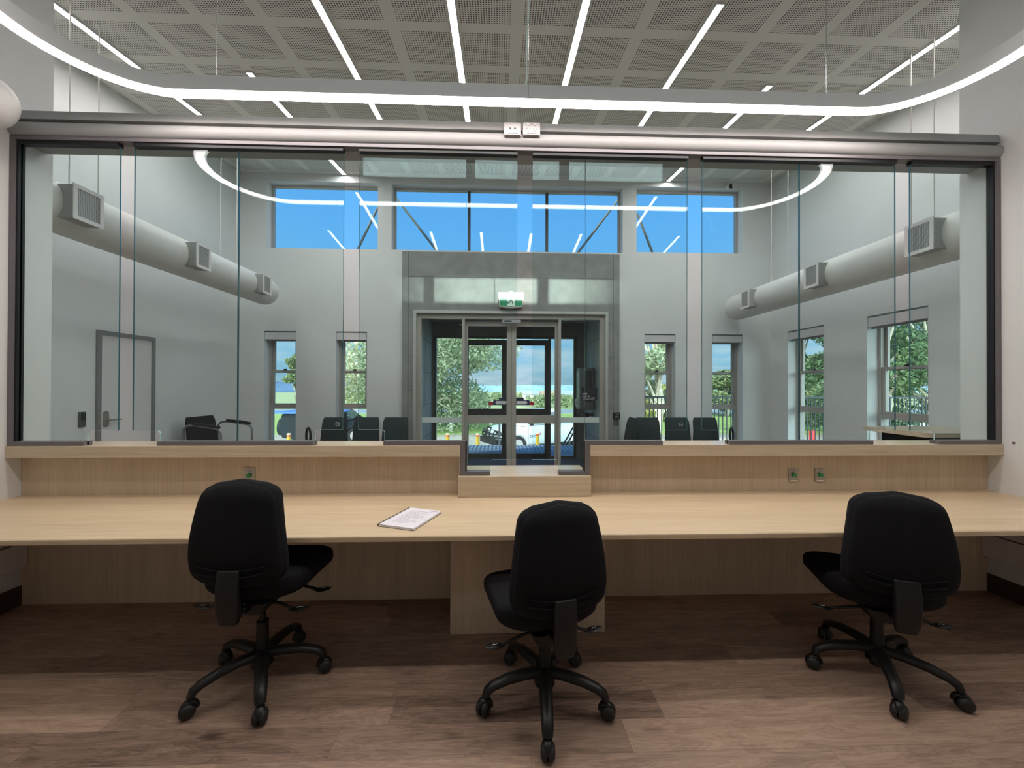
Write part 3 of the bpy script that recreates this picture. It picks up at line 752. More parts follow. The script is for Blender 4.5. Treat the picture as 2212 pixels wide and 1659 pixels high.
# ------------------------------------------------------------------ ducts
def duct(X, z, r, y1, side, regs, label):
    t = thing('air_duct', label, 'duct', (X, 0, z))
    m = MB(); rings = []; n = 40
    y = YE+.001; ys = []
    while y < y1-.16: ys.append(y); y += .03
    for i, yy in enumerate(ys):
        rr = r+(.0022 if i % 3 == 0 else 0); rings.append([(rr*math.cos(2*PI*k/n), yy, rr*math.sin(2*PI*k/n)) for k in range(n)])
    for j in range(9):
        a = PI/2*j/8*.97; rings.append([(r*math.cos(a)*math.cos(2*PI*k/n), y1-.16+.16*math.sin(a), r*math.cos(a)*math.sin(2*PI*k/n)) for k in range(n)])
    m.loft(rings).build('spiral_pipe', M_DUCT, t, smooth=60)
    hang = []
    for i, (ya, yb, fa) in enumerate(regs):
        d = side*(fa); h = .125
        x0 = side*(r*.55); ym = (ya+yb)/2
        rg = MB().box(min(x0, d), ya, -h, max(x0, d), yb, h).build('register_box', M_WHTP, t, bevel=.003)
        f = MB(); fr = .022; dd = d+side*.006
        a0, a1 = min(d, dd), max(d, dd)
        f.box(a0, ya-.008, -h-.008, a1, ya+fr, h+.008).box(a0, yb-fr, -h-.008, a1, yb+.008, h+.008).box(a0, ya+fr, -h-.008, a1, yb-fr, -h+fr).box(a0, ya+fr, h-fr, a1, yb-fr, h+.008)
        f.build('register_frame', M_WHT, rg)
        MB().box(min(d, d+side*.003), ya+fr, -h+fr, max(d, d+side*.003), yb-fr, h-fr).build('grille', M_GRILL, rg)
    return t
duct(-3.46, 2.855, .195, 6.02, 1, [(3.03, 3.24, .27), (4.22, 4.41, .27), (5.38, 5.56, .27)], 'round white spiral air duct along the left lobby wall')
duct(3.80, 2.735, .195, 6.28, -1, [(3.07, 3.28, .27), (4.22, 4.41, .27), (5.42, 5.60, .27)], 'round white spiral air duct along the right lobby wall')
t = thing('air_duct', 'rounded end of the white office duct at the top left, before the rail beam', 'duct', (-3.025, 0, 3.14))
m = MB(); rings = []
for y in [YB+.01+.05*i for i in range(85)]: rings.append([(.155*math.cos(2*PI*k/40), y, .155*math.sin(2*PI*k/40)) for k in range(40)])
for j in range(9):
    a = PI/2*j/8*.97; rings.append([(.155*math.cos(a)*math.cos(2*PI*k/40), 2.38+.13*math.sin(a), .155*math.cos(a)*math.sin(2*PI*k/40)) for k in range(40)])
m.loft(rings).build('spiral_pipe', M_DUCT, t, smooth=60)
def hanger(X, zb, Y, label):
    o = MB().cyl((0, 0, 0), (0, 0, zc(Y)-zb), .0045, 8).build('duct_hanger', mat('hanger pale', (.6, .58, .54), .5), None, (X, Y, zb), label=label, category='hanger rod', group='hanger rods of the ducts')
for px, Y, w in ((150, 3.16, 'nearest'), (213, 3.42, 'second'), (478, 4.85, 'third'), (513, 5.2, 'farthest')):
    hanger(hx(px, 300, Y), 2.855+.19, Y, '%s pale hanger rod holding the left air duct' % w)
for px, Y, w in ((2018, 3.22, 'nearest'), (1968, 3.42, 'second'), (1702, 4.95, 'third'), (1666, 5.3, 'farthest')):
    hanger(hx(px, 300, Y), 2.735+.19, Y, '%s pale hanger rod holding the right air duct' % w)

# ------------------------------------------------------------------ lobby door on the left wall
def ldoor():
    ya, yb = float(hit(207, 712, 0, LL)[1]), float(hit(333, 730, 0, LL)[1]); zt = float(hit(207, 712, 0, LL)[2])
    r = sroot('door_1', (LL, (ya+yb)/2, 0)); w = (yb-ya)/2; t = .045
    MB().box(.001, -w, 0, .02, -w+t, zt).box(.001, w-t, 0, .02, w, zt).box(.001, -w+t, zt-t, .02, w-t, zt).build('door_frame', mat('grey door frame', (.17, .175, .175), .5), r)
    MB().box(.001, -w+t, .01, .008, w-t, zt-t).build('leaf', mat('door white', (.60, .60, .60), .6), r)
    hy = float(hit(226, 905, 0, LL)[1])-(ya+yb)/2; hz_ = float(hit(226, 905, 0, LL)[2])
    MB().prism(rrect(hy-.03, hz_-.085, hy+.03, hz_+.085, .028), 0, .0085, .018).build('escutcheon', M_STEEL, r)
    MB().tube([(.018, hy, hz_-.01), (.06, hy, hz_-.01), (.062, hy+.12, hz_-.01)], .009, 8).build('handle', M_STEEL, r, smooth=True)
    MB().box(.0205, -w+.005, hz_-.08, .024, -w+.04, hz_+.06).build('strike_plate', M_STEEL, r)
    c = hit(175, 906, 0, LL)
    tt = thing('card_reader', 'small dark card reader beside the white lobby door', 'card reader', tuple(map(float, c)))
    MB().box(.0005, -.03, -.075, .022, .03, .075).build('body', mat('reader grey', (.06, .06, .06), .4), tt, bevel=.004)
    MB().box(.0222, -.022, -.01, .024, .022, .065).build('touch_pad', M_BLKP, tt)
ldoor()

# ------------------------------------------------------------------ entrance portal
def portal():
    x0, x1 = hx(868, 800, YF-.05), hx(1338, 800, YF-.05); zt = hz(1100, 546, YF-.05)
    yf, yb = YF-.05, YF-.0005
    r = sroot('trim_1', ((x0+x1)/2, YF, 0)); cx = (x0+x1)/2
    h = holed(1, yf-YF, yb-YF, x0-cx, x1-cx, 0, zt, [(DX0-cx, -.01, DX1-cx, DZT)])
    h.build('cement_surround', M_CONC, r)
    j = MB(); y0, y1 = yf-YF-.0012, yf-YF-.0002; a, b = hx(882, 700, yf)-cx, hx(1325, 700, yf)-cx
    for q in (a, b): j.box(q-.003, y0, 0, q+.003, y1, zt)
    j.box(a, y0, hz(1100, 600, yf)-.003, b, y1, hz(1100, 600, yf)+.003)
    for py in (672, 699, 771, 843, 916):
        z = hz(1100, py, yf); j.box(a, y0, z-.002, DX0-cx, y1, z+.002); j.box(DX1-cx, y0, z-.002, b, y1, z+.002)
    j.build('panel_joints', M_JOINT, r)
portal()

def entrance(n, Y, x0, x1, zt, mx0, mx1, mts, zhead, zmid0, zmid1, stile, glassb, sign, frame_t=.05):
    """automatic sliding door: frame, two sidelights, two leaves"""
    r = sroot('door_%d' % n, ((x0+x1)/2, Y, 0)); cx = (x0+x1)/2; fm, lm = mts
    def X(v): return v-cx
    f = MB()
    f.box(X(x0), -.05, 0, X(x0)+frame_t, .05, zt).box(X(x1)-frame_t, -.05, 0, X(x1), .05, zt).box(X(x0)+frame_t, -.05, zhead, X(x1)-frame_t, .05, zt)
    f.build('frame', fm, r)
    for q in (mx0, mx1): MB().box(X(q)-.022, -.04, 0, X(q)+.022, .05, zhead-.001).build('mullion', lm, r)
    for a, b in ((x0+frame_t, mx0-.022), (mx1+.022, x1-frame_t)):
        MB().box(X(a)+.001, 0, .06, X(b)-.001, .008, zhead-.001).build('sidelight_pane', M_WGL, r)
        MB().box(X(a)+.001, -.02, 0, X(b)-.001, .03, .059).build('sidelight_sill', lm, r)
    xc = (mx0+mx1)/2; y0, y1 = .055, .095
    for s in (-1, 1):
        a, b = (mx0-.01, xc-.003) if s < 0 else (xc+.003, mx1+.01)
        st = stile; so_ = stile if s > 0 else stile*.0+stile
        l = MB(); top = zhead-.02
        l.box(X(a), y0, .01, X(a)+st, y1, top).box(X(b)-st, y0, .01, X(b), y1, top)
        l.box(X(a)+st, y0, .01, X(b)-st, y1, glassb).box(X(a)+st, y0, zmid0, X(b)-st, y1, zmid1).box(X(a)+st, y0, top-stile*1.1, X(b)-st, y1, top)
        lf = l.build('door_leaf', lm, r)
        MB().box(X(a)+st, y0+.015, glassb, X(b)-st, y0+.022, zmid0).build('pane', M_WGL, lf)
        MB().box(X(a)+st, y0+.015, zmid1, X(b)-st, y0+.022, top-stile*1.1).build('pane', M_WGL, lf)
        if sign:
            zz = sign; e = (X(b)-st) if s < 0 else (X(a)+st); d = -s
            rd, bl_, wh = mat('sticker red', (.40, .02, .03), .4), mat('sticker navy', (.02, .03, .09), .4), mat('sticker white', (.55, .60, .62), .4)
            yq = y0+.0135; E0 = e
            def sx(v): return E0+s*v
            MB().box(sx(.0), yq-.0008, zz-.042, sx(.225), yq, zz+.042).build('warning_sticker', bl_, lf)
            MB().box(sx(.226), yq-.0010, zz-.042, sx(.30), yq-.0001, zz+.012).build('warning_sticker', rd, lf)
            MB().prism([(sx(.006), zz-.028), (sx(.17), zz-.028), (sx(.19), zz), (sx(.17), zz+.028), (sx(.006), zz+.028)], 1, yq-.0016, yq-.0009).build('arrow', wh, lf)
            MB().box(sx(.0), y0+.0235, zz+.03, sx(.13), y0+.0245, zz+.085).build('warning_sticker', bl_, lf)
    return r
YD = YF-.04
m0, m1_ = hx(1000.5, 850, YF), hx(1209, 850, YF)
zm0, zm1 = hz(1105, 916, YF), hz(1105, 898, YF)
# pale outer trim
sb = MB(); t_ = .045
sb.box(DX0, YF-.065, 0, DX0+t_, YF+.02, DZT-.001).box(DX1-t_, YF-.065, 0, DX1, YF+.02, DZT-.001).box(DX0+t_, YF-.065, DZT-t_, DX1-t_, YF+.02, DZT-.001)
struct(sb.build('trim_2', M_ALUL))
entrance(2, YF+.05, DX0+t_+.001, DX1-t_-.001, DZT-t_-.001, m0, m1_, (M_ALU, M_ALU), hz(1105, 689, YF), zm0, zm1, .075, .14, hz(1105, 870, YF+.1), .07)
# frosted manifestation bands on the sidelights
for a, b, nm in ((DX0+.12, m0-.03, 'left'), (m1_+.03, DX1-.12, 'right')):
    MB().box(a, YF+.045, zm0+.02, b, YF+.0492, zm1-.03).build('frosted_band', M_FILM, label='frosted film band across the %s entrance sidelight' % nm, category='film band')
# vestibule
YO = 7.90
VX0, VX1 = DX0+.05, DX1-.05
struct(holed(0, VX0-.2, VX0, YF+.26, YO+.2, 0, 2.9, []).build('wall_vestibule_left', M_CONCV))
struct(holed(0, VX1, VX1+.2, YF+.26, YO+.2, 0, 2.9, []).build('wall_vestibule_right', M_CONCV))
j = MB()
for z in (.55, 1.13, 1.72, 2.3):
    j.box(VX0+.0002, YF+.3, z-.003, VX0+.0012, YO-.06, z+.003); j.box(VX1-.0012, YF+.3, z-.003, VX1-.0002, YO-.06, z+.003)
for y in (7.1,): j.box(VX0+.0002, y-.003, 1.13, VX0+.0012, y+.003, 2.8); j.box(VX1-.0012, y-.003, 0, VX1-.0002, y+.003, 2.8)
struct(j.build('trim_3', M_JOINT))
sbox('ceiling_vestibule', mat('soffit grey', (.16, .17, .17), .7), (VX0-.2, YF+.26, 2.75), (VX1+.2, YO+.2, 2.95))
sbox('floor_vestibule', mat('entry mat', (.055, .065, .08), .85, noise=.2, nscale=60), (VX0, YF+.0, .0005), (VX1, YO+.2, .006))
ox0, ox1 = hx(944, 850, YO), hx(1238, 850, YO)
oz = hz(1100, 739, YO)
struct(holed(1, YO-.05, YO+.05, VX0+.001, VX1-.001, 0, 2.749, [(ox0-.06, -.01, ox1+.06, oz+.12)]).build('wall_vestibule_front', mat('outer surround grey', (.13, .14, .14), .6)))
entrance(3, YO, ox0-.06+.001, ox1+.06-.001, oz+.119, hx(1002, 850, YO), hx(1187, 850, YO), (M_DARKF, M_DARKF), oz+.07, hz(1100, 897, YO), hz(1100, 883, YO), .10, .10, 0, .05)
# canopy over the outer door
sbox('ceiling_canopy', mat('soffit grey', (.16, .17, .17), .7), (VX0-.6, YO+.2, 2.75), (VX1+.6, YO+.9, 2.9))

sbox('added_shade_slab', mat('soffit grey', (.16, .17, .17), .7), (LR+.2501, 2.9, 2.75), (LR+1.6, 8.6, 2.9))  # added out-of-view slab that keeps sky light off the right window reveals
# door sensor, exit sign
c = hit(1105, 694, 1, YF-.02)
t = thing('door_sensor', 'grey motion sensor bar above the entrance doors', 'sensor', (float(c[0]), YF-.0, float(c[2])))
MB().prism(rrect(-.15, -.026, .15, .026, .012), 1, -.075, -.001).xf(lambda x, y, z: (x, y+(.0), z-.25*max(0, -y-.04))).build('body', mat('sensor grey', (.33, .34, .36), .3, .3), t, smooth=40)
MB().box(-.12, -.078, -.018, .0, -.0755, .006).build('lens', M_BLKP, t)
def exitsign():
    Y = YF-.16; x = hx(1104, 650, Y); z = hz(1104, 648, Y)
    t = thing('exit_sign', 'green running man exit sign above the entrance doors', 'sign', (x, Y, z))
    g_ = mat('exit green', (.015, .22, .10), .3, emit=(.02, .35, .16), es=.15); w_ = mat('exit white', (.7, .8, .75), .3, emit=(.8, 1, .9), es=.12)
    W, Hh = .205, .125
    body = [(-W, Hh), (W, Hh), (W, .04), (W-.02, -Hh+.02), (0, -Hh-.005), (-W+.02, -Hh+.02), (-W, .04)]
    MB().prism(body, 1, .0, .10).build('housing', M_WHT, t, bevel=.004)
    inner = [(-W+.015, Hh-.04), (W-.015, Hh-.04), (W-.015, .03), (W-.032, -Hh+.034), (0, -Hh+.012), (-W+.032, -Hh+.034), (-W+.015, .03)]
    MB().prism(inner, 1, -.006, -.001).build('panel', g_, t)
    MB().box(-.055, -.0075, -Hh+.022, .062, -.0062, Hh-.05).build('doorway', w_, t)
    # running figure
    k = mat('exit figure', (.01, .16, .08), .3)
    f = MB(); y0, y1 = -.0095, -.0078
    f.cyl((.018, y0, .060), (.018, y1, .060), .012, 16)
    def limb(pts, w):
        for p, q in zip(pts[:-1], pts[1:]):
            d = Vector((q[0]-p[0], q[1]-p[1])); nn = Vector((-d.y, d.x)).normalized()*w
            f.prism([(p[0]+nn.x, p[1]+nn.y), (q[0]+nn.x, q[1]+nn.y), (q[0]-nn.x, q[1]-nn.y), (p[0]-nn.x, p[1]-nn.y)], 1, y0, y1)
    limb([(.004, .046), (-.006, .0)], .013); limb([(.010, .044), (.032, .022), (.052, .030)], .0055); limb([(-.002, .044), (-.030, .036), (-.040, .010)], .0055)
    limb([(-.002, .002), (.022, -.028), (.030, -.075)], .008); limb([(-.010, .002), (-.024, -.042), (-.062, -.052)], .008)
    f.build('running_figure', k, t)
    MB().box(-.03, .04, Hh, .03, .16, Hh+.03).box(-.03, .10, -.02, .03, .159, Hh).build('bracket', M_WHT, t)
exitsign()
# reader pod on the right of the portal
c = hit(1331, 898, 1, YF-.05)
t = thing('intercom_reader', 'black card reader on the surround right of the entrance', 'card reader', (float(c[0]), YF-.0505, float(c[2])))
MB().box(-.055, -.03, -.05, .055, 0, .055).build('body', M_BLKP, t, bevel=.004)
MB().box(-.02, -.032, .015, .035, -.0302, .03).box(-.03, -.032, -.03, .035, -.0302, -.005).build('display', mat('reader display', (.12, .14, .15), .3), t)
c = hit(1331, 911, 1, YF-.05)
t = thing('exit_button_plate', 'steel exit button plate below the black card reader', 'push button', (float(c[0]), YF-.0505, float(c[2])))
MB().box(-.037, -.006, -.06, .037, 0, .06).build('plate', mat('plate dark steel', (.16, .15, .15), .35, .5), t)
MB().cyl((0, -.012, .01), (0, -.006, .01), .012, 16).build('button', M_CHRM, t)
# black EXIT notice on the inside of the right sidelight
xa, xb = hx(1256, 860, YF+.04), hx(1290, 860, YF+.04); za, zb2 = hz(1270, 864, YF+.04), hz(1270, 837, YF+.04)
t = thing('exit_notice', 'black notice reading EXIT Level G on the right sidelight', 'notice', ((xa+xb)/2, YF+.044, (za+zb2)/2))
w, hh = (xb-xa)/2, (zb2-za)/2
MB().prism(rrect(-w, -hh, w, hh, .012), 1, 0, .004).build('plate', mat('notice black', (.012, .013, .022), .35), t)
tw = mat('notice lettering', (.6, .62, .64), .5)
for s_t, sz_, zz in (('EXIT', .040, -.018), ('Level  G', .036, -.054), ('Push button to Exit', .027, -.080)):
    text('lettering', s_t, sz_, tw, t, (-w+.015, -.001, zz), (PI/2, 0, 0), bold=.0006)
MB().box(-w+.015, -.0016, -.0945, w-.05, -.0003, -.0915).build('fine_print', tw, t)
# steel intercom pod inside the vestibule on the right wall
def pod():
    Yp = 7.15; X1 = VX1-.0005
    za, zb = 1.05, 1.80
    t = thing('intercom_terminal', 'tall grey intercom cabinet on the right vestibule wall', 'intercom', (X1, Yp, 0))
    rr = [[(-.02+x, y, z) for x, y in rrect(-.26, -.20, .019, .20, .07, 6)] for z in (za, zb)]
    MB().loft(rr).build('cabinet', mat('pod grey', (.12, .13, .135), .35, .3), t, smooth=40, bevel=.005)
    MB().box(-.285, -.1, za+.2, -.2805, .12, zb-.08).build('screen', mat('pod screen', (.3, .32, .33), .15, .2), t)
    MB().box(-.21, -.206, za+.15, -.07, -.2005, zb-.05).build('front_panel', mat('pod dark', (.03, .032, .036), .3), t)
    MB().tube([(-.27, -.15, za+.06), (-.34, -.15, za+.05), (-.36, -.15, za+.12), (-.34, -.15, za+.20)], .012, 8).build('handset_rest', M_WHT, t, smooth=True)
    t2 = thing('wall_camera', 'small black device below the intercom cabinet', 'camera', (X1, Yp-.0, .95))
    MB().box(-.2, -.05, -.06, -.09, .05, .03).build('housing', M_BLKP, t2, bevel=.01); MB().box(-.09, -.02, -.02, 0, .02, .02).build('bracket', M_BLKP, t2)
    t3 = thing('wall_notice', 'small white notice on the vestibule wall below the cabinet', 'notice', (X1, Yp-.32, .92))
    MB().box(-.003, -.05, -.055, 0, .05, .055).build('sheet', M_WHT, t3)
pod()

# security camera under the ceiling
c = hit(1578, 402, 1, YF-.16)
t = thing('security_camera', 'black and white bullet camera mounted high above the right high window', 'camera', (float(c[0]), YF-.16, float(c[2])))
MB().cyl((.0, -.02, -.01), (.03, .09, .03), .042, 20).build('body', M_WHT, t, smooth=40)
MB().cyl((.0, -.024, -.011), (-.0, -.0205, -.01), .040, 20).build('lens', M_BLKP, t, smooth=40)
MB().cyl((.03, .07, .03), (.03, .07, .09), .014, 10).cyl((.03, .07, .088), (.03, .16, .09), .016, 10).cyl((.03, .145, .09), (.03, .16, .09), .05, 18).build('bracket', M_WHT, t, smooth=40)

# ------------------------------------------------------------------ waiting chairs
def wchair_proto():
    t = thing('waiting_chair', 'x', 'chair')
    rr = []
    for k in range(9):
        v = k/8; z = .50+.48*v; w = .205-.018*v
        if k in (0, 8): w -= .015
        rr.append([(x, y+.05*(v-.3)**2-.05*v*.0+2.0*0+.5*x*x*-1+.22+.05*v, z) for x, y in rrect(-w, -.022 if k not in (0, 8) else -.012, w, .022 if k not in (0, 8) else .012, .012, 3)])
    MB().loft(rr).build('backrest', M_TEAL, t, smooth=60)
    MB().loft([[(x, y, z) for x, y in rrect(-w, -.25+i, w, .20-i, .05, 4)] for z, w, i in ((.41, .195, .01), (.43, .205, 0), (.475, .205, 0), (.49, .19, .02))]).build('seat', M_TEAL, t, smooth=60)
    for sx in (-1, 1):
        for y in (-.22, .20): MB().tube([(sx*.18, y, .42), (sx*.19, y+(.02 if y > 0 else -.02), .0)], .012, 8).build('leg', M_BLKP, t, smooth=True)
    MB().tube([(-.19, .20, .42), (-.19, .245, .60), (-.17, .27, .80)], .011, 8).tube([(.19, .20, .42), (.19, .245, .60), (.17, .27, .80)], .011, 8).build('back_frame', M_BLKP, t, smooth=True)
    return t
wp = wchair_proto()
def d_arm(t, sx):
    pts = []
    for k in range(25):
        a = 2*PI*k/24; pts.append((sx*(.25+.11*(1+math.cos(a))*.5), .05+.05*math.cos(a), .72+.12*math.sin(a)))
    MB().tube(pts[:-1], .017, 8, closed=True, flat=1.0).build('armrest', M_BLKP, t, smooth=True)
def place(o, px, Y, rz, label, arms=(), group='dark waiting chairs against the far lobby wall'):
    o.location = (hx(px, 930, Y), Y, 0); o.rotation_euler = (0, 0, rz); o['label'] = label; o['group'] = group
    for s in arms: d_arm(o, s)
    return o
wl = [(708, 'left-hand waiting chair of the row left of the entrance', (-1,), 0), (780, 'middle waiting chair of the row left of the entrance', (), .02), (845, 'waiting chair touching the left side of the entrance surround', (), 0),
      (1412, 'left waiting chair of the row right of the entrance', (), 0), (1478, 'middle waiting chair of the row right of the entrance, below the round sticker', (), -.02), (1542, 'right waiting chair of the row right of the entrance, with loop armrest', (1,), 0)]
for i, (px, l, arms, rz) in enumerate(wl):
    o = wp if i == 0 else copy_tree(wp)
    if i == 0:
        protos = o
    place(o, px, 5.86, rz, l, ())
armjobs = [(c_, a[2]) for c_, a in zip([o for o in COL.objects if o.name.startswith('waiting_chair')], wl)]
for c_, arms in armjobs:
    for s in arms: d_arm(c_, s)
o = copy_tree(wp)
for ch in list(o.children):
    if ch.name.startswith('armrest'): bpy.data.objects.remove(ch)
place(o, 1331, 6.05, R(-88), 'waiting chair turned sideways beside the right edge of the entrance surround')
# round stickers on the glass
for px, py, w in ((729, 916, 'left'), (1471, 917, 'right')):
    c = hit(px, py, 1, YG-.0065); m = MB(); pts = [(.012*math.cos(2*PI*k/24), 0, .012*math.sin(2*PI*k/24)) for k in range(24)]
    m.tube(pts, .0010, 5, closed=True).box(-.006, -.0005, -.0012, .006, .0005, .0012)
    m.build('glass_sticker', mat('sticker pale', (.6, .66, .66), .5), None, tuple(map(float, c)), label='small round etched sticker on the glass, %s of the entrance' % w, category='sticker')
# visitor chair with metal arms by the left wall
def visitor():
    t = thing('visitor_chair', 'black visitor chair with grey tube arms in the left lobby corner', 'chair', (-3.70, 5.28, 0), R(86))
    rr = []
    for k in range(9):
        v = k/8; z = .60+.46*v; w = .24-.02*v-(.02 if k in (0, 8) else 0)
        rr.append([(x, y+.20+.06*v-.35*x*x, z) for x, y in rrect(-w, -.025, w, .025, .02, 3)])
    MB().loft(rr).build('backrest', M_BLKF, t, smooth=60)
    MB().loft([[(x, y, z) for x, y in rrect(-w, -.26, w, .20, .05, 4)] for z, w in ((.50, .23), (.52, .245), (.58, .245), (.60, .225))]).build('seat', M_BLKF, t, smooth=60)
    g_ = mat('grey tube', (.22, .23, .24), .35, .5)
    for s in (-1, 1):
        MB().tube([(s*.275, .22, .012), (s*.275, -.20, .012), (s*.275, -.25, .03), (s*.275, -.26, .10), (s*.275, -.26, .86), (s*.275, -.25, .90), (s*.275, -.20, .93), (s*.275, .10, .97), (s*.275, .18, .96), (s*.275, .22, .92), (s*.275, .24, .52)], .013, 8).build('arm_tube', g_, t, smooth=True)
        MB().tube([(s*.275, -.24, .945), (s*.275, -.10, .967), (s*.275, .10, .985)], [.018, .022, .018], 8).build('arm_pad', M_BLKP, t, smooth=True)
    MB().tube([(-.275, .24, .53), (.275, .24, .53)], .012, 8).build('cross_tube', g_, t, smooth=True)
visitor()
# wooden writing counter on the right of the lobby
t = thing('writing_counter', 'brown wooden writing counter below the nearer side wall window', 'counter', (0, 0, 0))
MB().prism(rrect(3.76, 3.32, 4.53, 3.96, .06), 2, 1.03, 1.07).build('top', W_SILL, t, smooth=30)
MB().box(3.82, 3.38, .0, 4.52, 3.9, .93).build('body', mat('brown counter body', (.20, .14, .10), .5, noise=.15, nscale=9), t)
MB().box(3.88, 3.44, .93, 4.5, 3.85, 1.0299).build('recess', M_BLKP, t)

# ------------------------------------------------------------------ added spot lamp behind the rear clerestory, standing in for sun on the surround
xc = (hx(868, 620, YF-.05)+hx(1338, 620, YF-.05))/2; zcn = (hz(1100, 593, YF-.05)+hz(1100, 655, YF-.05))/2
tgt = Vector((xc, YF-.05, zcn)); 
wz = (bz0+bz1)/2
shift = hx(1170, 620, YF-.05)-(m2)              # how far the glazing bar shadow moved sideways
src = Vector((m2, YB, wz)); dst = Vector((hx(1170, 620, YF-.05), YF-.05, zcn)); d = (src-dst).normalized()
Dist = 158.0
sp = bpy.data.lights.new('patch_spot', 'SPOT'); sp.energy = 2.3e6; sp.spot_size = R(1.0); sp.spot_blend = .02; sp.shadow_soft_size = .6; sp.color = (.90, 1, .88)
spo = bpy.data.objects.new('patch_spot', sp); COL.objects.link(spo); spo.location = tgt+d*Dist; spo.rotation_euler = (-d).to_track_quat('-Z', 'Y').to_euler()


# ------------------------------------------------------------------ outside: ground, deck, road, planting
GZ = -1.4
def gmat():
    m = bpy.data.materials.new('outdoor ground'); m.use_nodes = True; t = m.node_tree; b = t.nodes['Principled BSDF']
    co = N(t, 'ShaderNodeTexCoord'); s = N(t, 'ShaderNodeSeparateXYZ'); t.links.new(co.outputs['Object'], s.inputs[0])
    n = N(t, 'ShaderNodeTexNoise'); n.inputs['Scale'].default_value = .25; n.inputs['Detail'].default_value = 9; t.links.new(co.outputs['Object'], n.inputs['Vector'])
    nf = N(t, 'ShaderNodeTexNoise'); nf.inputs['Scale'].default_value = 6; nf.inputs['Detail'].default_value = 6; t.links.new(co.outputs['Object'], nf.inputs['Vector'])
    grass = ramp(t, nf.outputs['Fac'], [(.3, (.14, .22, .045)), (.7, (.36, .46, .13))])
    dirt = ramp(t, nf.outputs['Fac'], [(.3, (.22, .19, .15)), (.7, (.42, .38, .31))])
    far = ramp(t, n.outputs['Fac'], [(.3, (.16, .21, .08)), (.6, (.36, .38, .20))])
    y = mth(t, 'ADD', s.outputs[1], mth(t, 'MULTIPLY', mth(t, 'SUBTRACT', n.outputs['Fac'], .5), 3.0))
    def mix(f, a, c):
        q = N(t, 'ShaderNodeMix', data_type='RGBA'); t.links.new(f, q.inputs[0]); t.links.new(a, q.inputs[6]); t.links.new(c, q.inputs[7]); return q.outputs[2]
    c = mix(mth(t, 'GREATER_THAN', y, 23.0), dirt, grass)
    c = mix(mth(t, 'GREATER_THAN', y, 52.0), c, far)
    t.links.new(c, b.inputs['Base Color']); b.inputs['Roughness'].default_value = .95
    return m
def ground_geo():
    m = MB(); ys = [YF+.3, 12, 30, 60, 120, 400, 1500]; zs = [GZ, GZ, GZ, GZ-.2, GZ-2, GZ-9, GZ-20]
    m.loft([[(-1600, y, z), (1600, y, z), (1600, y, z-1), (-1600, y, z-1)] for y, z in zip(ys, zs)])
    return m
struct(ground_geo().build('ground', gmat()))
struct(MB().loft([[(-60, 41, GZ-.1), (60, 42, GZ-.1), (60, 42, GZ+.035), (-60, 41, GZ+.035)], [(-60, 47, GZ-.1), (60, 48, GZ-.1), (60, 48, GZ+.035), (-60, 47, GZ+.035)]]).build('ground_road', mat('road asphalt', (.22, .25, .28), .8)))
struct(MB().box(-12, 10.2, GZ-.1, 16, 22.0, GZ+.02).build('ground_carpark', mat('gravel car park', (.36, .33, .28), .9, noise=.25, nscale=3)))
def deckmat():
    m = bpy.data.materials.new('ribbed deck'); m.use_nodes = True; t = m.node_tree; b = t.nodes['Principled BSDF']
    co = N(t, 'ShaderNodeTexCoord'); s = N(t, 'ShaderNodeSeparateXYZ'); t.links.new(co.outputs['Object'], s.inputs[0])
    a = mth(t, 'GREATER_THAN', mth(t, 'FRACT', mth(t, 'MULTIPLY', s.outputs[0], 11.)), .45)
    c = mth(t, 'GREATER_THAN', mth(t, 'FRACT', mth(t, 'MULTIPLY', s.outputs[1], 4.)), .3)
    on = mth(t, 'MULTIPLY', mth(t, 'MULTIPLY', a, c), mth(t, 'GREATER_THAN', s.outputs[1], 8.95))
    mi = N(t, 'ShaderNodeMix', data_type='RGBA'); t.links.new(on, mi.inputs[0]); mi.inputs[6].default_value = (.085, .13, .19, 1); mi.inputs[7].default_value = (.33, .42, .50, 1)
    t.links.new(mi.outputs[2], b.inputs['Base Color']); b.inputs['Roughness'].default_value = .6; return m
struct(MB().box(-4.6, YF+.26, -.12, VX0-.2001, 9.75, -.002).box(VX1+.2001, YF+.26, -.12, 13, 9.75, -.002).box(VX0-.2, YO+.2, -.12, VX1+.2, 9.75, -.002).build('ground_deck', deckmat()))
struct(MB().box(-4.6, 9.2, GZ, 13, 9.7, -.121).build('trim_4', M_JOINT))

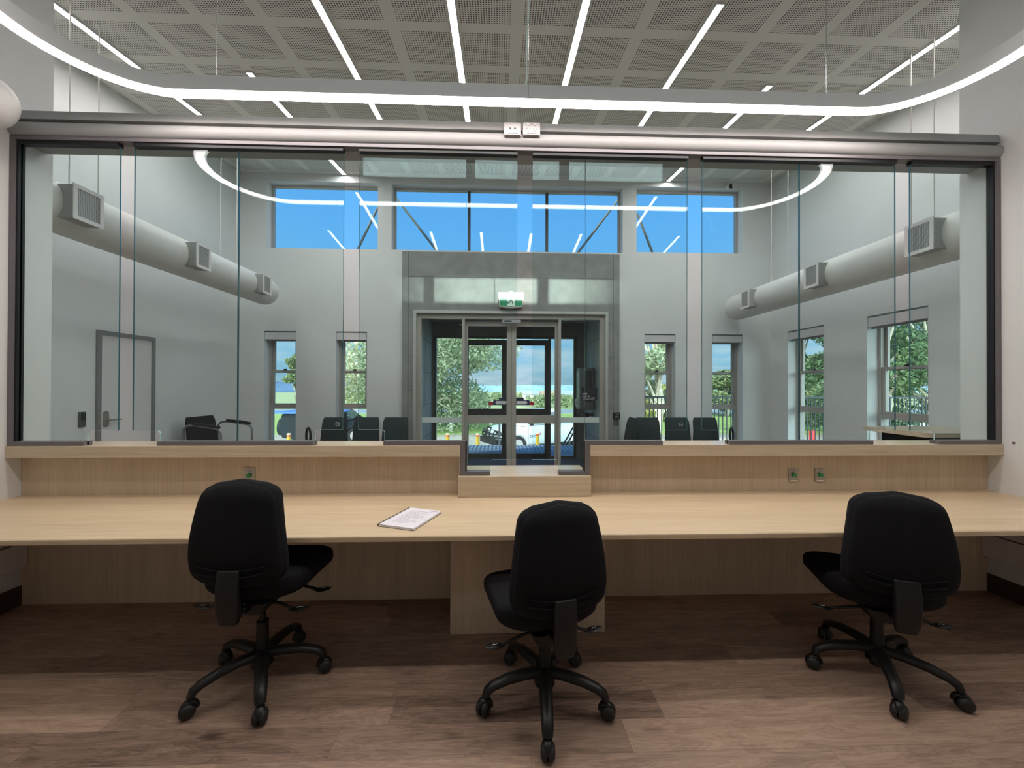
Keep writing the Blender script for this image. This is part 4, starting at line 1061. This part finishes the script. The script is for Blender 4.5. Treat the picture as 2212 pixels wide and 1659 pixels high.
# balustrade on the deck
def balustrade():
    t = thing('deck_balustrade', 'dark metal balustrade with upright bars along the outdoor deck', 'balustrade', (2.35, 9.3, -.002))
    L = 9.9; dk_ = mat('balustrade charcoal', (.03, .04, .05), .5)
    MB().box(0, -.025, 1.20, L, .025, 1.24).build('top_rail', dk_, t); MB().box(0, -.02, .08, L, .02, .11).build('bottom_rail', dk_, t)
    o = MB().box(-.009, -.009, .111, .009, .009, 1.199).build('baluster', dk_, t, (.06, 0, 0))
    k = 1
    while .06+.1*k < L and k < 98:
        c_ = o.copy(); COL.objects.link(c_); c_.parent = t; c_.location = (.06+.1*k, 0, 0); k += 1
    for q in (0, 2.4, 4.8, 7.2, 9.6): MB().box(q+.01, -.025, 0, q+.05, .025, 1.199).build('post', dk_, t)
balustrade()
def rampail():
    t = thing('stair_handrail', 'dark twin tube handrail sloping down outside the entrance', 'handrail', (0, 0, 0))
    dk_ = mat('balustrade charcoal', (.03, .04, .05), .5)
    a = hit(1216, 962, 1, 9.72); b = hit(1240, 915, 1, 9.72)
    for dx, dz_ in ((0, 0), (.09, .0)): MB().tube([(a[0]+dx, 9.72, a[2]), (b[0]+dx+.1, 9.72, b[2]+.13)], .02, 10).build('rail', dk_, t, smooth=True)
    for k in range(5):
        f = .15+.2*k; MB().box(a[0]+f*(b[0]-a[0])+.0, 9.71, a[2]+f*(b[2]-a[2])-.006, a[0]+f*(b[0]-a[0])+.11, 9.73, a[2]+f*(b[2]-a[2])+.006).build('rung', dk_, t)
rampail()
x = hx(1079, 930, 9.72)
MB().box(-.025, -.025, 0, .025, .025, .70).build('deck_post', mat('post steel', (.30, .33, .34), .4, .4), None, (x, 9.72, 0), label='slim steel post at the deck edge in front of the white ute', category='post')

# bollards and fence posts
YEL = mat('bollard yellow', (.55, .34, .03), .5); ORG = mat('bollard red band', (.50, .10, .03), .5)
def bollard(px, Y, label, pytop=936):
    zt = hz(px, pytop, Y); x = hx(px, 940, Y)
    t = thing('bollard', label, 'bollard', (x, Y, GZ+.02), 0, 'yellow bollards along the car park edge'); h = zt-GZ-.02; r = .068
    MB().cyl((0, 0, 0), (0, 0, h-.12), r, 20).build('post', YEL, t, smooth=40); MB().cyl((0, 0, h-.119), (0, 0, h-.05), r*1.02, 20).build('red_band', ORG, t, smooth=40)
    MB().cyl((0, 0, h-.049), (0, 0, h), r, 20, r*.8).build('cap', mat('bollard cap', (.75, .55, .40), .5), t, smooth=40)
bollard(624, 14.4, 'yellow bollard seen through the far left window'); bollard(967, 14.4, 'yellow bollard seen in the left entrance sidelight')
bollard(1032, 14.4, 'yellow bollard just ahead of the white ute bullbar'); bollard(1161, 14.4, 'yellow bollard in front of the white ute door', 934)
WP = mat('post white', (.8, .8, .78), .6)
for px, Y, a, b, l in ((975, 25, 914, 932, 'white fence post on the grass, left of the bullbar'), (1060, 29, 913, 925, 'white fence post on the grass beyond the ute bonnet'), (452, 22, 914, 930, None)):
    if l is None: continue
    MB().box(-.11, -.06, 0, .11, .06, hz(px, a, Y)-GZ).build('fence_post', WP, None, (hx(px, 920, Y), Y, GZ), label=l, category='fence post', group='white fence posts on the grass')
for k, px in enumerate((1755, 1925, 1968, 1995)):
    Y = 15+k; MB().box(-.09, -.06, 0, .09, .06, 1.15).build('fence_post', WP if k else mat('post red', (.5, .03, .03), .5), None, (hx(px, 930, Y), Y, GZ),
        label=['red barrier post seen through the farther side window', 'white post behind the nearer side window, leftmost of three', 'white post behind the nearer side window, middle of three', 'white post behind the nearer side window, rightmost of three'][k], category='fence post')

# trees
def leafmat(name, c1, c2):
    m = bpy.data.materials.new(name); m.use_nodes = True; t = m.node_tree; b = t.nodes['Principled BSDF']
    gi = N(t, 'ShaderNodeNewGeometry'); c = ramp(t, gi.outputs['Random Per Island'], [(0, c1), (1, c2)])
    t.links.new(c, b.inputs['Base Color']); b.inputs['Roughness'].default_value = .6
    tr = N(t, 'ShaderNodeBsdfTranslucent'); t.links.new(c, tr.inputs[0]); ms = N(t, 'ShaderNodeMixShader'); ms.inputs[0].default_value = .35
    t.links.new(b.outputs[0], ms.inputs[1]); t.links.new(tr.outputs[0], ms.inputs[2])
    t.links.new(ms.outputs[0], [n for n in t.nodes if n.type == 'OUTPUT_MATERIAL'][0].inputs[0]); return m
L_EUC = leafmat('eucalypt leaves', (.20, .25, .13), (.50, .54, .36))
L_DRK = leafmat('conifer needles', (.04, .10, .04), (.20, .30, .14))
L_OLV = leafmat('olive shrub leaves', (.10, .16, .07), (.36, .40, .20))
BARK = mat('pale bark', (.50, .44, .34), .8, noise=.3, nscale=8)
def crown(blobs, n, size, m, name, parent, flat=.0):
    """leaves scattered in blobs (x, y, z, r); each leaf a small bent quad"""
    B = np.array(blobs, float); w = B[:, 3]**2; w /= w.sum()
    idx = rng.choice(len(B), n, p=w); d = rng.normal(size=(n, 3)); d /= np.linalg.norm(d, axis=1)[:, None]
    rad = B[idx, 3]*rng.uniform(.45, 1, n)**.5; P = B[idx, :3]+d*rad[:, None]*np.array([1, 1, .75])
    a = rng.normal(size=(n, 3)); a /= np.linalg.norm(a, axis=1)[:, None]; b = np.cross(a, rng.normal(size=(n, 3))); b /= np.linalg.norm(b, axis=1)[:, None]
    s = size*rng.uniform(.6, 1.4, n)[:, None]; a = a*s; b = b*s*.45
    V = np.stack([P-a, P+b, P+a, P-b], 1).reshape(-1, 3)
    me = bpy.data.meshes.new(name); me.vertices.add(4*n); me.vertices.foreach_set('co', V.ravel().astype(np.float32))
    me.loops.add(4*n); me.loops.foreach_set('vertex_index', np.arange(4*n, dtype=np.int32))
    me.polygons.add(n); me.polygons.foreach_set('loop_start', np.arange(0, 4*n, 4, dtype=np.int32)); me.polygons.foreach_set('loop_total', np.full(n, 4, np.int32))
    me.update(calc_edges=True); me.materials.append(m)
    o = bpy.data.objects.new(name, me); COL.objects.link(o); o.parent = parent; return o
def tree(px, Y, ztop, rad, label, lm, nleaf, size, nb=14, zlow=1.2, trunk_r=.25, group=None, kind='tree', X=None, lean=0):
    x = hx(px, 850, Y) if X is None else X
    t = thing(kind, label, 'tree' if kind == 'tree' else 'shrub', (x, Y, GZ), 0, group)
    bl = []; tb = MB(); H_ = ztop-GZ
    tb.tube([(0, 0, -.2), (.1*rad, 0, H_*.22), (lean*.4, .1, H_*.45), (lean, 0, H_*.8)], [trunk_r, trunk_r*.8, trunk_r*.55, trunk_r*.2], 10)
    for i in range(nb):
        a = 2*PI*i/nb*2.4+random.uniform(-.3, .3); zz = zlow+(H_-zlow)*((i+.5)/nb)**.9; q = (zz-zlow)/(H_-zlow)
        rr = rad*(.35+.65*math.sin(PI*min(1, .25+.75*q)))*random.uniform(.4, .8)
        c_ = (rr*math.cos(a)+lean*q, rr*math.sin(a), min(zz, H_-rad*.25)); r = rad*random.uniform(.26, .42)
        bl.append((*c_, r)); z0 = max(.12*H_, zz*.55)
        tb.tube([(lean*q*.3, 0, z0), (c_[0]*.5+random.uniform(-.3, .3)*.5, c_[1]*.5, (z0+c_[2])/2+.1*rad), c_], [trunk_r*.4, trunk_r*.25, trunk_r*.08], 7)
    tb.build('trunk', BARK, t, smooth=60); crown(bl, nleaf, size, lm, 'crown', t)
    return t
tree(905, 26, 9.0, 6.2, 'large grey green eucalypt filling the left of the entrance doors', L_EUC, 60000, .115, 46, 1.2, .35)
tree(642, 34, 4.4, 1.5, 'small tree beyond the far left window', L_OLV, 5000, .12, 9, 2.2, .14)
tree(1418, 21, 8.0, 2.4, 'tall pale trunked eucalypt beyond the window right of the entrance', L_EUC, 14000, .11, 18, 1.4, .22)
tree(1440, 32, 1.6, 2.6, 'yellowish shrub behind the balustrade right of the entrance', leafmat('yellow green leaves', (.30, .30, .08), (.62, .58, .24)), 9000, .12, 9, .3, .1, kind='shrub')
tree(1568, 38, 3.0, 3.0, 'round green tree beyond the window nearest the right corner', L_OLV, 9000, .16, 12, .4, .2)
tree(1722, 25, 6.8, 2.6, 'dark tree seen at the left of the farther side window', L_DRK, 12000, .13, 14, .5, .2)
tree(1775, 34, 4.6, 4.0, 'wide green tree low in the farther side window', L_OLV, 15000, .15, 16, .3, .25)
tree(1905, 20, 8.4, 3.4, 'dense dark conifer filling the left of the nearer side window', L_DRK, 22000, .12, 22, .3, .25)
tree(2010, 28, 12.0, 5.0, 'dense dark conifer filling the right of the nearer side window', L_DRK, 26000, .12, 26, .3, .3)
# shrub belt toward the valley: uncountable, one object
bl = []
for i in range(330):
    Y = rng.uniform(54, 240); px = rng.uniform(668, 1800); x = (px-1078)/845*Y; g_ = GZ-(0 if Y < 60 else (Y-60)*.022)
    bl.append((x, Y, g_+Y*.003, rng.uniform(.5, 1.2)*(1+Y/110)))
o = crown(bl, 60000, .42, L_OLV, 'distant_shrubs', None); o['label'] = 'belt of low grey green scrub stretching to the horizon'; o['category'] = 'shrubs'; o['kind'] = 'stuff'
# houses in the valley
HM = [mat('house cream', (.62, .58, .50), .8), mat('house white', (.75, .76, .76), .8)]; RM = [mat('roof grey', (.30, .33, .38), .7), mat('roof brick', (.40, .24, .18), .7)]
names = ['far left', 'second', 'middle', 'fourth', 'far right']
for i, (px, Y, w) in enumerate(((1146, 130, 9), (1168, 150, 10), (1185, 118, 8), (1205, 140, 9), (1226, 125, 9))):
    g_ = GZ-(Y-60)*.022
    t = thing('distant_house', 'distant valley house, %s of the five seen through the right entrance door' % names[i], 'house', (hx(px, 860, Y), Y, g_), 0, 'distant houses across the valley')
    w *= .55; MB().box(-w/2, -3, -1, w/2, 3, 1.7).build('wall', HM[i % 2], t)
    MB().prism([(-3.4, 1.6), (3.4, 1.6), (0, 2.7)], 0, -w/2-.3, w/2+.3).build('roof', RM[(i//2) % 2], t)
    for s in (-.25, .25): MB().box(w*s-.5, -3.05, .5, w*s+.5, -3.0, 1.3).build('window', mat('house window', (.08, .1, .12), .2), t)
# hills
def hill(Y, x0, x1, h, name, m, seed):
    g = np.random.default_rng(seed); n = 60; ph = g.uniform(0, 6, 5)
    rings = []
    for k in range(n+1):
        v = k/n; x = x0+(x1-x0)*v; zz = h*(math.sin(PI*v)**.5)*(.72+.12*math.sin(5*v+ph[0])+.07*math.sin(13*v+ph[1])+.05*math.sin(31*v+ph[2])+.03*math.sin(70*v+ph[3]))
        rings.append([(x, Y-h*2.5, -30), (x, Y-h*.6, zz*.7-10), (x, Y, zz-5), (x, Y+h*3, -30)])
    return struct(MB().loft(rings).build(name, m, smooth=60))
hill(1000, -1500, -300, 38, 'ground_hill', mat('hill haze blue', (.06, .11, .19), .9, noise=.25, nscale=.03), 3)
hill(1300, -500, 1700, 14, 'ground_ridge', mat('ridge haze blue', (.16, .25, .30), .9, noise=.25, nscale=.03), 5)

# ------------------------------------------------------------------ vehicles
WHITE = mat('vehicle white', (.58, .64, .66), .25); DKV = mat('vehicle dark', (.012, .018, .022), .6, 0, .2); TYRE = mat('tyre', (.02, .02, .02), .8); VGL = mat('vehicle glass', (.05, .09, .10), .05, 0, .8)
def vehicle(name, label, cat, loc, rz, body, L=5.2, W=1.85, ute=True):
    t = thing(name, label, cat, loc, rz)
    def sec(x, zb, zt, w, k=.0):
        z1 = zb+(zt-zb)*.55
        return [(x, -w*.93, zb), (x, -w, zb+.12), (x, -w, z1), (x, -w*.95, zt-.05), (x, -w*.82, zt), (x, w*.82, zt), (x, w*.95, zt-.05), (x, w, z1), (x, w, zb+.12), (x, w*.93, zb)]
    w = W/2
    S = [(0.10, .45, .85, w*.82), (.18, .40, .98, w*.92), (.45, .38, 1.07, w*.97), (1.35, .38, 1.16, w), (1.6, .36, 1.18, w), (3.4, .36, 1.16, w), (L-.1, .40, 1.14 if ute else 1.2, w), (L, .5, 1.0, w*.95)]
    MB().loft([sec(*q) for q in S]).build('body', body, t, smooth=35)
    top = 1.82; c1 = 3.25 if ute else L-.35
    C = [(1.08, 1.15, 1.17, w*.86), (1.80, 1.15, top-.06, w*.74), (2.3, 1.15, top, w*.74), (c1-.35, 1.15, top, w*.74), (c1, 1.15, 1.2, w*.84)]
    def cs(x, zb, zt, ww): return [(x, -w*.9, zb), (x, -ww, zt-.03), (x, -ww*.9, zt), (x, ww*.9, zt), (x, ww, zt-.03), (x, w*.9, zb)]
    MB().loft([cs(*q) for q in C]).build('cabin', body, t, smooth=30)
    MB().loft([[(1.36, s*w*.80, 1.21), (1.96, s*w*.70, top-.10)] for s in (-1,)][0:0] or [[(1.125, -w*.78, 1.20), (1.115, w*.78, 1.20), (1.145, w*.78, 1.20), (1.155, -w*.78, 1.20)], [(1.725, -w*.68, top-.10), (1.715, w*.68, top-.10), (1.745, w*.68, top-.10), (1.755, -w*.68, top-.10)]]).build('windscreen', VGL, t)
    for s in (-1, 1):
        for a, b in ((1.42, 2.32), (2.42, c1-.25)):
            q = [(a if a > 2 else a, 1.22), (b, 1.22), (b, top-.12), (a+(.36 if a < 2 else 0), top-.12)]
            vs = [(X_, s*(w*.905-(Z_-1.15)*w*.16/.62+.004), Z_) for X_, Z_ in q]; vi = [(X_, s*(w*.905-(Z_-1.15)*w*.16/.62-.012), Z_) for X_, Z_ in q]
            MB().loft([vs, vi]).build('side_window', VGL, t)
        MB().box(1.40, s*(w+.03)-.05, 1.17, 1.58, s*(w+.12)+.05, 1.34).build('mirror', M_BLKP, t, bevel=.03)
        for xw in (.88, L-1.15):
            MB().cyl((xw, s*(w-.22), .38), (xw, s*(w+.012), .38), .38, 30).build('wheel', TYRE, t, smooth=40)
            MB().cyl((xw, s*(w-.02), .38), (xw, s*(w+.018), .38), .23, 24).build('wheel_rim', M_ALUL, t, smooth=40)
            MB().tube([(xw+.45*math.cos(PI*k/12), s*(w+.0), .38+.45*math.sin(PI*k/12)) for k in range(13)], .035, 6).build('wheel_arch', body, t, smooth=True)
        MB().box(.09, s*w*.55-.16, .80, .24, s*w*.55+.2 if s > 0 else s*w*.55+.16, .95).build('headlight', M_CHRM, t, bevel=.02)
        MB().box(2.46, s*(w+.002)-.003, .45, 2.47, s*(w+.002)+.003, 1.15).build('door_gap', M_JOINT, t)
        MB().box(1.36, s*(w+.002)-.003, .50, 1.37, s*(w+.002)+.003, 1.15).build('door_gap', M_JOINT, t)
    return t, w
ut, uw = vehicle('ute', 'white ute with black bullbar parked outside the entrance doors', 'vehicle', (-.39, 16.83, GZ+.02), R(25), WHITE)
bb = MB(); w = uw
for z, xx in ((.52, -.06), (.70, -.10), (.84, -.09)): bb.tube([(.16, -w*.95, z), (xx, -w*.6, z), (xx-.02, 0, z), (xx, w*.6, z), (.16, w*.95, z)], .035, 8)
for s in (-.62, .62, -.2, .2): bb.tube([(-.08, s*w, .45), (-.11, s*w, .85), (-.03, s*w, 1.08 if abs(s) < .5 else .98)], .03, 8)
bb.tube([(-.03, -w*.25, 1.08), (-.03, w*.25, 1.08)], .03, 8)
bb.tube([(-.05, -w*.62, .98), (.12, -w*.80, .96), (.22, -w*.95, .70)], .03, 8).tube([(-.05, w*.62, .98), (.12, w*.80, .96), (.22, w*.95, .70)], .03, 8)
bb.box(-.10, -w*.95, .38, .22, w*.95, .62)
bb.build('bullbar', M_BLKP, ut, smooth=50)
MB().tube([(1.46, -uw-.005, 1.18), (2.4, -uw-.01, 1.19), (3.2, -uw*.95, 1.22)], .012, 6).build('window_trim', M_BLKP, ut)
z0, x0 = .66, 1.44
text('lettering', 'ZATR', .15, mat('decal grey', (.10, .14, .22), .5), ut, (x0, -uw-.004, z0), (PI/2, 0, 0), .001, bold=.004)
x0, zz = 1.84, .74
MB().box(x0, -uw-.006, zz, x0+.15, -uw-.001, zz+.13).build('logo_square', mat('decal red', (.45, .03, .04), .4), ut)
text('lettering', 'Z', .14, WHITE, ut, (x0+.03, -uw-.0075, zz+.016), (PI/2, 0, 0), .001, bold=.006)
sv, _ = vehicle('dark_wagon', 'dark wagon parked beyond the window left of the entrance', 'vehicle', (hx(806, 900, 19.6), 20.5, GZ+.02), PI, DKV, 4.7, 1.85, False)
# dark skip with a blue lid panel beyond the far left window
xs = hx(604, 920, 16.6); zt = hz(620, 892, 16.6)-GZ
t = thing('trailer', 'dark boxy trailer under a flat blue panel beyond the far left window', 'trailer', (xs, 16.6, GZ+.02))
MB().prism([(.0, 1.0), (.10, .66), (1.2, .5), (2.2, .6), (2.2, zt-.06), (.10, zt-.06), (0, zt-.35)], 1, 0, 1.5).build('box', DKV, t, bevel=.02)
MB().box(-.25, -.1, zt-.05, 2.3, 1.6, zt+.02).build('lid', mat('blue panel', (.06, .16, .45), .4), t)
MB().cyl((1.1, -.02, .36), (1.1, .2, .36), .36, 24).build('wheel', TYRE, t, smooth=40)
# roof braces beyond the high windows, overhead wires
BR = mat('brace grey', (.16, .18, .17), .5)
def brace(p0, p1, label):
    Y = 7.3; a, b = hit(*p0, 1, Y), hit(*p1, 1, Y); d = b-a; L_ = np.linalg.norm(d)
    a = a-d*.12; b = b+d*.25
    MB().tube([tuple(a), tuple(b)], .022, 10).build('roof_brace', BR, None, label=label, category='brace', group='diagonal roof braces outside the high windows')
brace((853, 424), (940, 537), 'grey diagonal brace descending right behind the left pane of the central high window')
brace((1338, 428), (1253, 540), 'grey diagonal brace descending left behind the right pane of the central high window')
brace((813, 455), (776, 532), 'grey diagonal brace at the right edge of the left high window')
brace((1380, 470), (1408, 542), 'grey diagonal brace at the left edge of the right high window')
